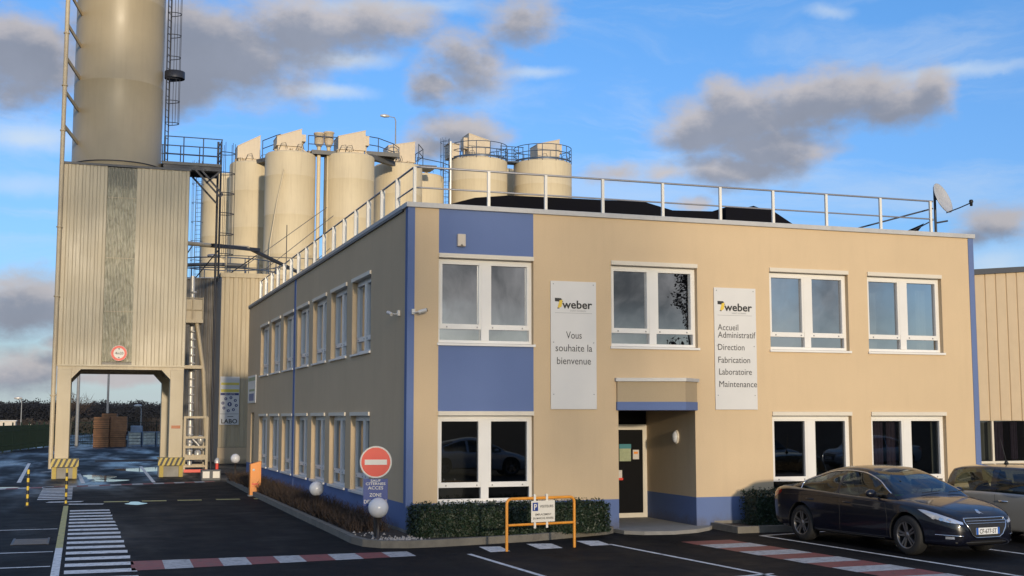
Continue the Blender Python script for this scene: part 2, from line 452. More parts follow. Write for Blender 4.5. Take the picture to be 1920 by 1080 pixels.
def asphalt():
    """damp tarmac: grain, oily darker patches, drying lighter ones, standing water in the yard"""
    m = bpy.data.materials.new('damp_asphalt')
    m.use_nodes = True
    b = NB(m.node_tree)
    bs = m.node_tree.nodes['Principled BSDF']
    bs.inputs['Specular IOR Level'].default_value = 0.15
    tc = b.n('ShaderNodeTexCoord')
    co = tc.outputs['Object']
    big = b.noise(co, 0.16, 6, 0.6, 0.4).outputs[0]
    mid = b.noise(co, 1.1, 6, 0.65).outputs[0]
    fine = b.noise(co, 70, 3, 0.7).outputs[0]
    c = b.mix(b.mapr(big, 0.35, 0.65, 0, 1), (0.009, 0.0098, 0.0118, 1), (0.016, 0.0165, 0.0185, 1))
    c = b.mix(1.0, c, b.mapr(mid, 0.3, 0.7, 0.78, 1.22), 'MULTIPLY')
    c = b.mix(1.0, c, b.mapr(fine, 0.25, 0.75, 0.6, 1.45), 'MULTIPLY')
    # hairline cracks, dusty lighter wear and a few dark oil spots
    vo = b.n('ShaderNodeTexVoronoi', feature='DISTANCE_TO_EDGE')
    vo.inputs['Scale'].default_value = 0.33
    b.link(b.vmath('ADD', co, b.scale(b.noise(co, 1.5, 5, 0.6).outputs['Color'], 0.9)).outputs[0], vo.inputs['Vector'])
    crack = b.math('MULTIPLY', b.mapr(vo.outputs['Distance'], 0.0, 0.010, 1, 0, True), b.mapr(big, 0.45, 0.6, 0.0, 0.9, True))
    c = b.mix(crack, c, (0.002, 0.002, 0.002, 1))
    dust = b.noise(co, 0.5, 8, 0.7).outputs[0]
    c = b.mix(b.mapr(dust, 0.56, 0.72, 0, 0.6, True), c, (0.034, 0.032, 0.030, 1))
    oil = b.noise(co, 1.9, 3, 0.5).outputs[0]
    c = b.mix(b.mapr(oil, 0.66, 0.72, 0, 0.7, True), c, (0.003, 0.003, 0.004, 1))
    # streaks of water running across the yard, wetter beyond the barrier
    sp = b.n('ShaderNodeSeparateXYZ')
    b.link(co, sp.inputs[0])
    yard = b.mapr(sp.outputs[1], 14, 26, 0, 1, True)
    st = b.noise(b.vmath('MULTIPLY', co, (0.55, 0.10, 1)).outputs[0], 0.8, 4, 0.55, 0.3).outputs[0]
    wet = b.mapr(b.math('ADD', st, b.math('MULTIPLY', yard, 0.10)), 0.50, 0.74, 0, 1, True)
    left = b.mapr(sp.outputs[0], -3.0, -9.0, 0, 0.5, True)
    wet = b.math('MULTIPLY', wet, b.math('ADD', b.math('MULTIPLY', yard, 0.9), b.math('ADD', left, 0.12), clamp=True))
    r = b.mapr(mid, 0.3, 0.7, 0.58, 0.82)
    r = b.math('SUBTRACT', r, b.math('MULTIPLY', wet, 0.42), clamp=True)
    b.link(b.mix(b.math('MULTIPLY', wet, 0.5), c, (0.012, 0.012, 0.014, 1)), bs.inputs['Base Color'])
    b.link(r, bs.inputs['Roughness'])
    b.link(b.math('ADD', 0.05, b.math('MULTIPLY', wet, 0.35)), bs.inputs['Specular IOR Level'])
    bp = b.n('ShaderNodeBump')
    bp.inputs['Distance'].default_value = 0.004
    b.link(b.math('SUBTRACT', 0.45, b.math('MULTIPLY', wet, 0.4)), bp.inputs['Strength'])
    b.link(fine, bp.inputs['Height'])
    b.link(bp.outputs[0], bs.inputs['Normal'])
    return m


M['asphalt'] = asphalt()


def worn(m, scale=9.0):
    """road paint worn through to the tarmac in flecks"""
    b = NB(m.node_tree)
    bs = m.node_tree.nodes['Principled BSDF']
    src = bs.inputs['Base Color'].links[0].from_socket
    tc = b.n('ShaderNodeTexCoord')
    w = b.noise(tc.outputs['Object'], scale, 8, 0.72).outputs[0]
    b.link(b.mix(b.mapr(w, 0.50, 0.68, 0, 0.8), src, (0.035, 0.035, 0.038, 1)), bs.inputs['Base Color'])


for k in ('paint_white', 'paint_yellow', 'paint_red', 'paint_grey'):
    worn(M[k])


# ------------------------------------------------------------------ mesh helpers
class MB:
    """collects simple solids and links them as ONE mesh object"""
    def __init__(s):
        s.v, s.f, s.mi, s.sm = [], [], [], []
        s.m = 0

    def add(s, verts, faces, smooth=False, mi=None):
        o = len(s.v)
        s.v += [tuple(p) for p in verts]
        for f in faces:
            s.f.append(tuple(i + o for i in f))
            s.mi.append(s.m if mi is None else mi)
            s.sm.append(smooth)
        return o

    def box(s, x0, x1, y0, y1, z0, z1, mi=None):
        s.add([(x0, y0, z0), (x1, y0, z0), (x1, y1, z0), (x0, y1, z0), (x0, y0, z1), (x1, y0, z1), (x1, y1, z1), (x0, y1, z1)],
              [(3, 2, 1, 0), (4, 5, 6, 7), (0, 1, 5, 4), (1, 2, 6, 5), (2, 3, 7, 6), (3, 0, 4, 7)], mi=mi)
        return s

    def quad(s, a, b, c, d, mi=None):
        s.add([a, b, c, d], [(0, 1, 2, 3)], mi=mi)
        return s

    def beam(s, p0, p1, w, h, mi=None, up=(0, 0, 1)):
        """rectangular bar from p0 to p1, w across, h along up"""
        p0, p1 = Vector(p0), Vector(p1)
        d = (p1 - p0).normalized()
        u = Vector(up)
        if abs(d.dot(u)) > 0.98:
            u = Vector((0, 1, 0))
        sd = d.cross(u).normalized() * w / 2
        uu = sd.cross(d).normalized() * h / 2
        vs = [p + a * sd + c * uu for p in (p0, p1) for a, c in ((-1, -1), (1, -1), (1, 1), (-1, 1))]
        s.add(vs, [(0, 1, 2, 3), (7, 6, 5, 4), (0, 4, 5, 1), (1, 5, 6, 2), (2, 6, 7, 3), (3, 7, 4, 0)], mi=mi)
        return s

    def path(s, pts, r, n=8, closed=False, mi=None):
        """round tube through pts with mitred joints"""
        pts = [Vector(p) for p in pts]
        N = len(pts)
        rs = r if isinstance(r, (list, tuple)) else [r] * N
        tang = []
        for i in range(N):
            a = pts[(i - 1) % N] if (closed or i > 0) else pts[i]
            c = pts[(i + 1) % N] if (closed or i < N - 1) else pts[i]
            tang.append((c - a).normalized())
        t0 = tang[0]
        ref = Vector((0, 0, 1)) if abs(t0.z) < 0.9 else Vector((1, 0, 0))
        u = (ref - t0 * ref.dot(t0)).normalized()
        rings = []
        for i in range(N):
            t = tang[i]
            u = (u - t * u.dot(t)).normalized()
            w = t.cross(u)
            rings.append([pts[i] + (u * math.cos(k * 2 * math.pi / n) + w * math.sin(k * 2 * math.pi / n)) * rs[i] for k in range(n)])
        vs = [p for ring in rings for p in ring]
        fs = []
        for i in range(N if closed else N - 1):
            j = (i + 1) % N
            for k in range(n):
                l = (k + 1) % n
                fs.append((i * n + k, i * n + l, j * n + l, j * n + k))
        s.add(vs, fs, smooth=True, mi=mi)
        if not closed:
            s.add(rings[0], [tuple(range(n - 1, -1, -1))], mi=mi)
            s.add(rings[-1], [tuple(range(n))], mi=mi)
        return s

    def tube(s, p0, p1, r, n=8, mi=None):
        return s.path([p0, p1], r, n, mi=mi)

    def lathe(s, prof, n=24, c=(0, 0, 0), axis='z', mi=None, smooth=True, a0=0.0, a1=2 * math.pi):
        """prof: list of (r, h) turned about an axis through c"""
        full = abs(a1 - a0 - 2 * math.pi) < 1e-6
        cnt = n if full else n + 1
        vs = []
        for r, h in prof:
            for k in range(cnt):
                a = a0 + (a1 - a0) * k / n
                x, y = r * math.cos(a), r * math.sin(a)
                p = {'z': (x, y, h), 'y': (x, h, y), 'x': (h, x, y)}[axis]
                vs.append((p[0] + c[0], p[1] + c[1], p[2] + c[2]))
        fs = []
        for i in range(len(prof) - 1):
            for k in range(n):
                l = (k + 1) % cnt
                fs.append((i * cnt + k, i * cnt + l, (i + 1) * cnt + l, (i + 1) * cnt + k))
        s.add(vs, fs, smooth=smooth, mi=mi)
        return s

    def disc(s, c, r, n=24, axis='y', mi=None):
        vs = []
        for k in range(n):
            a = 2 * math.pi * k / n
            x, y = r * math.cos(a), r * math.sin(a)
            p = {'z': (x, y, 0), 'y': (x, 0, y), 'x': (0, x, y)}[axis]
            vs.append((p[0] + c[0], p[1] + c[1], p[2] + c[2]))
        s.add(vs, [tuple(range(n))], mi=mi)
        return s

    def prism(s, poly, a, b, plane='xz', mi=None):
        """poly in a plane, extruded from a to b along the third axis"""
        def P(p, h):
            return {'xz': (p[0], h, p[1]), 'xy': (p[0], p[1], h), 'yz': (h, p[0], p[1])}[plane]
        n = len(poly)
        vs = [P(p, a) for p in poly] + [P(p, b) for p in poly]
        fs = [tuple(range(n)), tuple(range(2 * n - 1, n - 1, -1))] + [(i, i + n, (i + 1) % n + n, (i + 1) % n) for i in range(n)]
        s.add(vs, fs, mi=mi)
        return s

    def ribbed(s, p0, p1, z0, z1, pitch=0.3, depth=0.04, top=0.45, mi=None):
        """trapezoid-profiled sheet standing from p0 to p1 (plan); its outside is on the right hand"""
        p0, p1 = Vector((*p0, 0)), Vector((*p1, 0))
        L = (p1 - p0).length
        d = (p1 - p0) / L
        nrm = Vector((d.y, -d.x, 0))
        cnt = max(1, round(L / pitch))
        pt = L / cnt
        line = []
        for i in range(cnt):
            b = i * pt
            e = pt * 0.07
            line += [(b, 0), (b + pt * (1 - top) - e, 0), (b + pt * (1 - top) + e, depth), (b + pt - e, depth)]
        line.append((L, 0))
        vs, fs = [], []
        for (a, h) in line:
            q = p0 + d * a + nrm * h
            vs += [(q.x, q.y, z0), (q.x, q.y, z1)]
        for i in range(len(line) - 1):
            fs.append((2 * i, 2 * i + 2, 2 * i + 3, 2 * i + 1))
        s.add(vs, fs, mi=mi)
        return s

    def mesh(s, name, mats):
        me = bpy.data.meshes.new(name)
        me.from_pydata(s.v, [], s.f)
        for m in (mats if isinstance(mats, (list, tuple)) else [mats]):
            me.materials.append(M[m] if isinstance(m, str) else m)
        me.polygons.foreach_set('material_index', s.mi)
        me.polygons.foreach_set('use_smooth', s.sm)
        me.update()
        return me

    def build(s, name, mats, parent=None, fix=True, bevel=0.0):
        me = s.mesh(name, mats)
        if fix:
            bm = bmesh.new()
            bm.from_mesh(me)
            bmesh.ops.remove_doubles(bm, verts=bm.verts, dist=1e-6) if fix == 'weld' else None
            bmesh.ops.recalc_face_normals(bm, faces=bm.faces)
            bm.to_mesh(me)
            bm.free()
        o = bpy.data.objects.new(name, me)
        COL.objects.link(o)
        if parent is not None:
            o.parent = parent
        if bevel:
            bv = o.modifiers.new('bevel', 'BEVEL')
            bv.width = bevel
            bv.segments = 2
            bv.limit_method = 'ANGLE'
        return o


def tag(o, label=None, cat=None, group=None, kind=None):
    for k, v in (('label', label), ('category', cat), ('group', group), ('kind', kind)):
        if v:
            o[k] = v
    return o


def thing(name, label, cat, loc=(0, 0, 0), rz=0.0, group=None, kind=None):
    o = bpy.data.objects.new(name, None)
    o.empty_display_size = 0.2
    COL.objects.link(o)
    o.location = loc
    o.rotation_euler = (0, 0, rz)
    return tag(o, label, cat, group, kind)


def dup(root, loc=None, rz=None, label=None, parent=None):
    r = root.copy()
    COL.objects.link(r)
    if loc is not None:
        r.location = loc
    if rz is not None:
        r.rotation_euler = (0, 0, rz)
    if label:
        r['label'] = label
    if parent is not None:
        r.parent = parent
    for ch in list(root.children):
        dup(ch, parent=r)
    return r


def struct(mb, name, mats, **kw):
    return tag(mb.build(name, mats, **kw), kind='structure')


def lettering(txt, width, height, loc, parent, material='letter_black', rot=(math.pi / 2, 0, 0), align='CENTER', bold=0.0, name='lettering', depth=0.003):
    """flat raised letters: loc is the middle (or left) of the baseline, sized to width x cap height"""
    cu = bpy.data.curves.new(name, 'FONT')
    cu.body = txt
    cu.size = 1.0
    cu.offset = bold
    cu.extrude = 0.0
    cu.resolution_u = 3
    tmp = bpy.data.objects.new(name, cu)
    COL.objects.link(tmp)
    dg = bpy.context.evaluated_depsgraph_get()
    me = bpy.data.meshes.new_from_object(tmp.evaluated_get(dg))
    bpy.data.objects.remove(tmp)
    xs = [v.co.x for v in me.vertices]
    ys = [v.co.y for v in me.vertices]
    x0, x1 = min(xs), max(xs)
    sx = width / (x1 - x0)
    sy = height / 0.72
    for v in me.vertices:
        x = (v.co.x - (x0 + x1) / 2) if align == 'CENTER' else (v.co.x - x0)
        v.co = (x * sx, v.co.y * sy, depth)
    me.materials.clear()
    me.materials.append(M[material])
    o = bpy.data.objects.new(name, me)
    COL.objects.link(o)
    o.location = loc
    o.rotation_euler = rot
    o.parent = parent
    return o


# ------------------------------------------------------------------ ground and road markings
g = MB()
S_ = 1500
g.quad((-S_, -S_, 0), (S_, -S_, 0), (S_, S_, 0), (-S_, S_, 0))
struct(g, 'ground', 'asphalt')


def flat(mb, pts, z=0.004, mi=None):
    mb.add([(p[0], p[1], z) for p in pts], [tuple(range(len(pts)))], mi=mi)


z = MB()
for i in range(16):
    y0 = -4.35 + i * 0.925
    xr = -5.06 - 0.008 * (y0 + 4)
    flat(z, [(-6.10, y0 - 0.23), (xr + random.uniform(-.02, .02), y0 - 0.23), (xr + random.uniform(-.02, .02), y0 + 0.21), (-6.10, y0 + 0.21)])
for i in range(9):
    y0 = 14.2 + i * 0.78
    flat(z, [(-7.0, y0), (-6.08, y0), (-6.08, y0 + 0.4), (-7.0, y0 + 0.4)])
flat(z, [(-6.75, 12.9), (-5.85, 12.9), (-5.75, 13.25), (-6.65, 13.25)])
flat(z, [(-6.2, 11.9), (-5.3, 11.7), (-5.25, 12.0), (-6.15, 12.25)])
struct(z, 'pedestrian_crossing', 'paint_white')

ln = MB()
flat(ln, [(-6.29, -7), (-6.17, -7), (-6.16, 0.3), (-6.28, 0.3)])
for y in (4.35, -0.3, -2.56, -6.2):
    flat(ln, [(-13, y - 0.05), (-6.31, y - 0.05), (-6.31, y + 0.05), (-13, y + 0.05)])
for (x, y, x2, y2, w) in ((0.34, -3.0, 0.62, -9.0, .09), (3.24, -2.25, 3.80, -9.0, .09), (6.69, -1.70, 7.10, -9.5, .09), (9.15, -5.0, 9.4, -9.5, .1), (6.75, -1.72, 9.3, -1.15, .09),
                         (-7.9, 24.3, -8.25, 44, .14), (-5.75, 23.0, -5.9, 31, .14), (-3.38, 22.9, -3.15, 38, .13), (-5.0, 36.0, -3.0, 36.6, .12), (-7.4, 33, -5.9, 34.5, .25), (3.8, -7.0, 1.9, -7.4, .09)):
    d = Vector((x2 - x, y2 - y, 0)).normalized()
    sd = Vector((-d.y, d.x, 0)) * w / 2
    a, c = Vector((x, y, 0)), Vector((x2, y2, 0))
    flat(ln, [a - sd, c - sd, c + sd, a + sd])
for a, c in ((0.75, 1.2), (1.72, 2.25), (2.78, 3.27)):
    q = (a - 1) * 0.2
    flat(ln, [(a + .02, -2.80 + q), (c - .06, -2.76 + q), (c + .03, -1.95 + q), (a + .10, -1.88 + q)])
struct(ln, 'white_road_lines', 'paint_white')

yl = MB()
flat(yl, [(-6.28, 0.3), (-6.16, 0.3), (-6.15, 11.4), (-6.27, 11.4)])
for a in (-5.25, -4.25, -3.3, -2.25, -1.2):
    flat(yl, [(a, 12.55), (a + 0.65, 12.5), (a + 0.65, 12.85), (a, 12.9)])
struct(yl, 'yellow_road_line', 'paint_yellow')

rb = MB()
bx = [-5.11, -4.62, -4.19, -3.73, -3.29, -2.84, -2.41, -1.93, -1.46, -1.0, -0.55]
for i in range(len(bx) - 1):
    y0, y1 = -2.25, -3.55 + i * 0.055
    sk = 0.03
    flat(rb, [(bx[i] - sk, y1), (bx[i + 1] - sk, y1 + .05), (bx[i + 1], y0), (bx[i], y0)], mi=i % 2)
n = 12
for i in range(n):
    a = -1.95 - i * 0.62
    x0, x1 = 4.66 + 0.055 * i, 5.72 + 0.06 * i
    flat(rb, [(x0, a - 0.35), (x0 + 0.03, a - 0.97), (x1 + 0.03, a - 0.97 - 0.25 + .3), (x1, a - 0.30)], mi=(i + 0) % 2)
for i in range(22):
    a, c = -9.2 + i * 0.36, -9.2 + (i + 1) * 0.36
    yy = lambda x: 19.55 + (x + 9.2) * 0.375
    flat(rb, [(a, yy(a)), (c, yy(c)), (c, yy(c) + .75), (a, yy(a) + .75)], mi=(i // 1 + 1) % 2)
struct(rb, 'striped_lane_edge', ['paint_red', 'paint_grey'])

dr = MB()
for i in range(7):
    dr.box(-7.02, -6.45, -0.1 + i * 0.16 + 1.2, 0.0 + i * 0.16 + 1.2, 0.004, 0.012)
dr.box(-7.06, -7.02, 1.05, 2.3, 0.004, 0.014)
dr.box(-6.45, -6.41, 1.05, 2.3, 0.004, 0.014)
tag(dr.build('drain_grate', 'dark_steel'), 'iron drain grate set into tarmac left of the yellow line', 'drain grate')

# planting bed with stone kerb round the corner of the building
outer = [(0.02, 23.2), (-0.62, 23.0), (-0.92, 22.2), (-1.08, 14), (-1.14, 6), (-1.16, 1.0), (-1.18, -0.6), (-1.10, -1.2), (-0.85, -1.58), (-0.4, -1.74), (0.2, -1.72), (2.1, -1.32), (3.4, -0.75), (3.95, -0.5), (4.2, -0.25), (4.25, -0.03)]


def inset(poly, d):
    out = []
    for i, p in enumerate(poly):
        a = Vector(poly[max(0, i - 1)])
        c = Vector(poly[min(len(poly) - 1, i + 1)])
        t = (c - a).normalized()
        out.append((p[0] - t.y * d, p[1] + t.x * d))
    return out


inner = inset(outer, 0.12)
kb = MB()
for i in range(len(outer) - 1):
    a, c, e, f = outer[i], outer[i + 1], inner[i + 1], inner[i]
    kb.add([(a[0], a[1], -.02), (c[0], c[1], -.02), (c[0], c[1], .13), (a[0], a[1], .13), (f[0], f[1], .13), (e[0], e[1], .13), (e[0], e[1], -.02), (f[0], f[1], -.02)],
           [(0, 1, 2, 3), (3, 2, 5, 4), (4, 5, 6, 7)])
struct(kb, 'kerb', 'kerb')
sb = MB()
sb.add([(p[0], p[1], .10) for p in inner] + [(0.02, -0.03, .10)], [tuple(range(len(inner) + 1))])
struct(sb, 'planting_bed', 'soil', fix=False)
kb2 = MB()
kb2.box(6.62, 13.3, -1.15, -1.03, -.02, .13)
kb2.box(6.50, 6.62, -1.15, -0.03, -.02, .13)
struct(kb2, 'kerb', 'kerb')
sb2 = MB()
sb2.box(6.62, 13.3, -1.03, -0.03, -.02, .10)
struct(sb2, 'planting_bed', 'soil')
pa = MB()
pav = [(4.26, -0.03), (4.3, -0.55), (4.6, -0.85), (5.2, -0.95), (5.8, -0.75), (6.3, -0.35), (6.49, -0.1), (6.49, -0.03)]
pa.prism(pav, -.02, .07, 'xy')
struct(pa, 'entrance_paving', 'concrete')

gv = MB()
for i in range(170):
    x, y = random.gauss(-0.35, .22), random.gauss(-1.12, .18)
    r = random.uniform(.012, .035)
    if i < 40:
        x, y = random.gauss(-0.75, .2), random.uniform(-1.3, 0.5)
    rr = random.random() * 6
    pts = [(x + r * math.cos(a + rr) * random.uniform(.7, 1.2), y + r * math.sin(a + rr), .10) for a in (0, 1.3, 2.4, 3.6, 5)]
    top = (x, y, .10 + r * 1.1)
    gv.add(pts + [top], [(k, (k + 1) % 5, 5) for k in range(5)])
tag(gv.build('gravel', 'pebble'), 'scatter of pale pebbles on the soil at the bed corner', 'gravel', kind='stuff')


# ------------------------------------------------------------------ office building
W_, D_, H_ = 13.38, 24.2, 6.40
office = thing('office_building', 'two storey beige office with blue painted base and corner', 'office building', (0, 0, 0))

FRONT_WIN = [(0.62, 3.70), (4.30, 3.70), (8.02, 3.70), (10.50, 3.70), (0.62, 0.60), (8.02, 0.60), (10.50, 0.60)]
WW, WH = 1.98, 1.82
LEFT_Y = [3.27 + 2.605 * i for i in range(7)]
DOOR = (4.44, 6.19, 0.0, 2.44)


def wall_mesh(uv_rng, openings, cellmat, to3, thick, extra_u=(), extra_v=()):
    """wall with real openings: to3(u, v, depth) places a point"""
    us = sorted({uv_rng[0], uv_rng[1], *extra_u, *[o[0] for o in openings], *[o[1] for o in openings]})
    vs = sorted({uv_rng[2], uv_rng[3], *extra_v, *[o[2] for o in openings], *[o[3] for o in openings]})
    mb = MB()

    def solid(i, j):
        if i < 0 or j < 0 or i >= len(us) - 1 or j >= len(vs) - 1:
            return False
        a, b = (us[i] + us[i + 1]) / 2, (vs[j] + vs[j + 1]) / 2
        return not any(o[0] < a < o[1] and o[2] < b < o[3] for o in openings)
    for i in range(len(us) - 1):
        for j in range(len(vs) - 1):
            if not solid(i, j):
                continue
            a, b, c, d = us[i], us[i + 1], vs[j], vs[j + 1]
            m = cellmat((a + b) / 2, (c + d) / 2)
            mb.add([to3(a, c, 0), to3(b, c, 0), to3(b, d, 0), to3(a, d, 0)], [(0, 1, 2, 3)], mi=m)
            mb.add([to3(a, c, thick), to3(b, c, thick), to3(b, d, thick), to3(a, d, thick)], [(3, 2, 1, 0)], mi=2)
            for (di, dj, p, q) in ((-1, 0, (a, c), (a, d)), (1, 0, (b, d), (b, c)), (0, -1, (b, c), (a, c)), (0, 1, (a, d), (b, d))):
                if not solid(i + di, j + dj):
                    mb.add([to3(*p, 0), to3(*p, thick), to3(*q, thick), to3(*q, 0)], [(3, 2, 1, 0)], mi=m if m != 3 else 3)
    return mb


ops = [(x, x + WW, z0, z0 + WH) for x, z0 in FRONT_WIN] + [DOOR]


def fm(u, v):
    if v < 0.16 and not (4.0 < u < 6.6):
        return 3
    if v < 0.65:
        return 1
    if 0.62 < u < 2.60 and v > 2.42:
        return 1
    return 0


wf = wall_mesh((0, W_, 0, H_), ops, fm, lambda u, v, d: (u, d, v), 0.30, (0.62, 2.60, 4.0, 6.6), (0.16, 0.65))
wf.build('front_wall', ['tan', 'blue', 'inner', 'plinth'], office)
lops = [(y, y + WW, z0, z0 + WH) for y in LEFT_Y for z0 in (3.70, 0.60)] + [(22.25, 23.15, 0.12, 2.47)]
wl = wall_mesh((0.30, D_, 0, H_), lops, lambda u, v: 3 if v < 0.16 else (1 if v < 0.65 else 0), lambda u, v, d: (d, u, v), 0.30, (), (0.16, 0.65))
wl.build('side_wall', ['tan', 'blue', 'inner', 'plinth'], office)
bk = MB()
bk.box(0.30, W_, D_ - 0.3, D_, 0, H_)
bk.box(W_ - 0.3, W_, 0.30, D_ - 0.3, 0, H_)
bk.build('rear_wall', 'tan', office)

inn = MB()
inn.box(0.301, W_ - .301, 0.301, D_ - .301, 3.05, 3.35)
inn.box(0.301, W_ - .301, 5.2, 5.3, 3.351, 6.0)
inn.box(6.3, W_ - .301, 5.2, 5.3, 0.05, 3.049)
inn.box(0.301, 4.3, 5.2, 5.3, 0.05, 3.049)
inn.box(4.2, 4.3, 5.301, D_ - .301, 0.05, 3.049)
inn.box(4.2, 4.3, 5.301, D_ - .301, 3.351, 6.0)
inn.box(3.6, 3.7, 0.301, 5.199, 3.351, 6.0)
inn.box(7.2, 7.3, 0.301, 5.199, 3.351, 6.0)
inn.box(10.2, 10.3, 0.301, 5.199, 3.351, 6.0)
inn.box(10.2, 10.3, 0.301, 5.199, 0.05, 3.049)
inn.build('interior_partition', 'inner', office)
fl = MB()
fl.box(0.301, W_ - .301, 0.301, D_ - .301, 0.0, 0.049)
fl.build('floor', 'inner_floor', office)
rf = MB()
rf.box(0.301, W_ - .301, 0.301, D_ - .301, 6.0, 6.15)
rf.build('roof', 'roof_felt', office)

tr = MB()
tr.box(-.014, .13, -.014, .0, 0.16, H_)
tr.box(-.014, .0, 0.0, .17, 0.16, H_)
tr.build('corner_trim', 'blue', office)
tr = MB()
tr.box(W_ - .13, W_ + .014, -.014, 0, 0.16, H_)
tr.box(W_, W_ + .014, 0, .17, 0.16, H_)
tr.build('corner_trim', 'blue', office)
tr = MB()
tr.box(-.016, -.0, 13.34, 13.62, 0.16, H_ - .035)
tr.build('joint_cover', 'blue', office)
cp = MB()
cp.box(-.05, W_ + .05, -.05, .36, H_, H_ + .10)
cp.box(W_ - .36, W_ + .05, .36, D_ + .05, H_, H_ + .10)
cp.box(.36, W_ - .36, D_ - .36, D_ + .05, H_, H_ + .10)
cp.build('coping', 'coping', office, bevel=0.008)
cp = MB()
cp.box(-.045, .36, .362, D_ + .05, H_ + .02, H_ + .095, 0)
cp.box(-.04, -.002, .362, D_ + .05, H_ - .03, H_ + .019, 1)
cp.build('side_coping', ['rail_dark', 'dark_trim'], office)


def make_window(glass):
    """white two-leaf window in local coords: x along the wall, y into the wall, z up, origin at lower left of the opening"""
    f = MB()
    y0, y1 = 0.12, 0.20
    w, h = WW, WH
    f.box(0, 0.055, y0, y1, 0.06, h - .08)
    f.box(w - .055, w, y0, y1, 0.06, h - .08)
    f.box(0.055, w - .055, y0, y1, h - .15, h - .08)
    f.box(0.055, w - .055, y0, y1, 0.06, 0.115)
    f.box(w / 2 - .08, w / 2 + .08, y0 - .02, y1, 0.115, h - .15)
    for a, c in ((0.055, w / 2 - .08), (w / 2 + .08, w - .055)):
        f.box(a, c, y0 - .008, y1 - .002, 0.335, 0.435)                 # transom
        f.box(a, a + .05, y0 - .015, y1 - .004, 0.435, h - .15)         # casement stiles and rails
        f.box(c - .05, c, y0 - .015, y1 - .004, 0.435, h - .15)
        f.box(a + .05, c - .05, y0 - .015, y1 - .004, h - .20, h - .15)
    o = f.build('window', 'pvc', None)
    p = MB()
    for a, c in ((0.055, w / 2 - .08), (w / 2 + .08, w - .055)):
        p.quad((a + .05, .165, .435), (c - .05, .165, .435), (c - .05, .165, h - .20), (a + .05, .165, h - .20))
    p.build('upper_pane', glass, o, fix=False)
    p = MB()
    for a, c in ((0.055, w / 2 - .08), (w / 2 + .08, w - .055)):
        p.quad((a, .17, .115), (c, .17, .115), (c, .17, .335), (a, .17, .335))
    p.build('lower_pane', glass, o, fix=False)
    sl = MB()
    sl.prism([(-.045, .0), (.20, .0), (.20, .06), (-.045, .045)], -.0, w, 'yz')
    sl.box(-.03, 0.0, -.045, -.001, 0.0, .05)
    sl.box(w, w + .03, -.045, -.001, 0.0, .05)
    sl.build('sill', 'pvc', o)
    sh = MB()
    sh.box(0.0, w, -.035, .115, h - .085, h - .002)
    sh.build('shutter_box', 'shutter_alu', o)
    for a in (.2, w / 2 - .16, w / 2 + .16, w - .2):
        kn = MB()
        kn.box(a - .012, a + .012, y0 - .022, y0 - .008, .36, .39)
        kn.build('drain_cap', 'rail_dark', o)
    return o


win_up = make_window('glass')
win_dn = make_window('glass_dark')
for i, (x, z0) in enumerate(FRONT_WIN):
    src = win_up if z0 > 3 else win_dn
    o = src if (i == 0 or i == 4) else dup(src)
    o.location = (x, 0, z0)
    o.parent = office
for y in LEFT_Y:
    for z0, src in ((3.70, win_up), (0.60, win_dn)):
        o = dup(src)
        o.location = (0, y + WW, z0)
        o.rotation_euler = (0, 0, -math.pi / 2)
        o.parent = office


def curtain(x0, x1, z0, z1, y, material, parent=office, folds=9):
    mb = MB()
    n = folds * 6
    vs, fs = [], []
    for i in range(n + 1):
        x = x0 + (x1 - x0) * i / n
        yy = y + 0.03 * math.sin(i / 6 * 2 * math.pi) + 0.008 * math.sin(i * 1.7)
        vs += [(x, yy, z0), (x, yy, z1)]
    for i in range(n):
        fs.append((2 * i, 2 * i + 2, 2 * i + 3, 2 * i + 1))
    mb.add(vs, fs, smooth=True)
    return mb.build('curtain', material, parent, fix=False)


curtain(10.52, 11.05, .62, 2.35, .38, 'curtain', folds=6)
curtain(11.15, 11.4, .62, 2.35, .38, 'curtain', folds=3)
curtain(12.35, 12.5, .62, 2.35, .38, 'curtain_cream', folds=2)
curtain(9.05, 9.35, .62, 2.2, .42, 'curtain_cream', folds=3)
curtain(10.62, 11.02, 3.75, 5.1, .45, 'curtain_cream', folds=3)
curtain(12.1, 12.35, 3.75, 5.2, .45, 'curtain_cream', folds=3)

# entrance: recessed porch, door, canopy
rc = MB()
X0, X1, ZD, YD = 4.44, 6.19, 2.44, 2.38
rc.box(X1 + .002, X1 + .15, .301, YD + .1, .07, .65, 1)
rc.box(X1 + .002, X1 + .15, .301, YD + .1, .65, ZD + .15, 0)
rc.build('porch_wall', ['tan', 'blue'], office)
rc = MB()
rc.box(X0 - .15, X0 - .002, .301, YD + .1, .07, .65, 1)
rc.box(X0 - .15, X0 - .002, .301, YD + .1, .65, ZD + .15, 0)
rc.build('porch_wall', ['tan', 'blue'], office)
rc = MB()
rc.box(X0 - .001, X1 + .001, .301, YD + .1, ZD + .002, ZD + .15)
rc.build('porch_ceiling', 'door_black', office)
rc = MB()
rc.box(X0 + .001, X1 - .001, .0, YD + .1, .05, .068)
rc.build('porch_floor', 'concrete', office)
dr_ = MB()
dr_.box(X1 - .10, X1 + .001, YD, YD + .07, .07, 2.14)
dr_.box(X0, X0 + .10, YD, YD + .07, .07, 2.14)
dr_.box(X0 + .10, X1 - .10, YD, YD + .07, 2.02, 2.14)
dr_.box(X0 + .10, X1 - .10, YD, YD + .07, .07, .17)
dr_.box(5.24, 5.32, YD - .005, YD + .06, .17, 2.02)
ed = dr_.build('entrance_door', 'shutter_alu', office)
p = MB()
p.box(X0 + .10, 5.24, YD + .02, YD + .045, .17, 2.02)
p.box(5.32, X1 - .10, YD + .02, YD + .045, .17, 2.02)
p.build('door_leaf', 'door_black', ed)
p = MB()
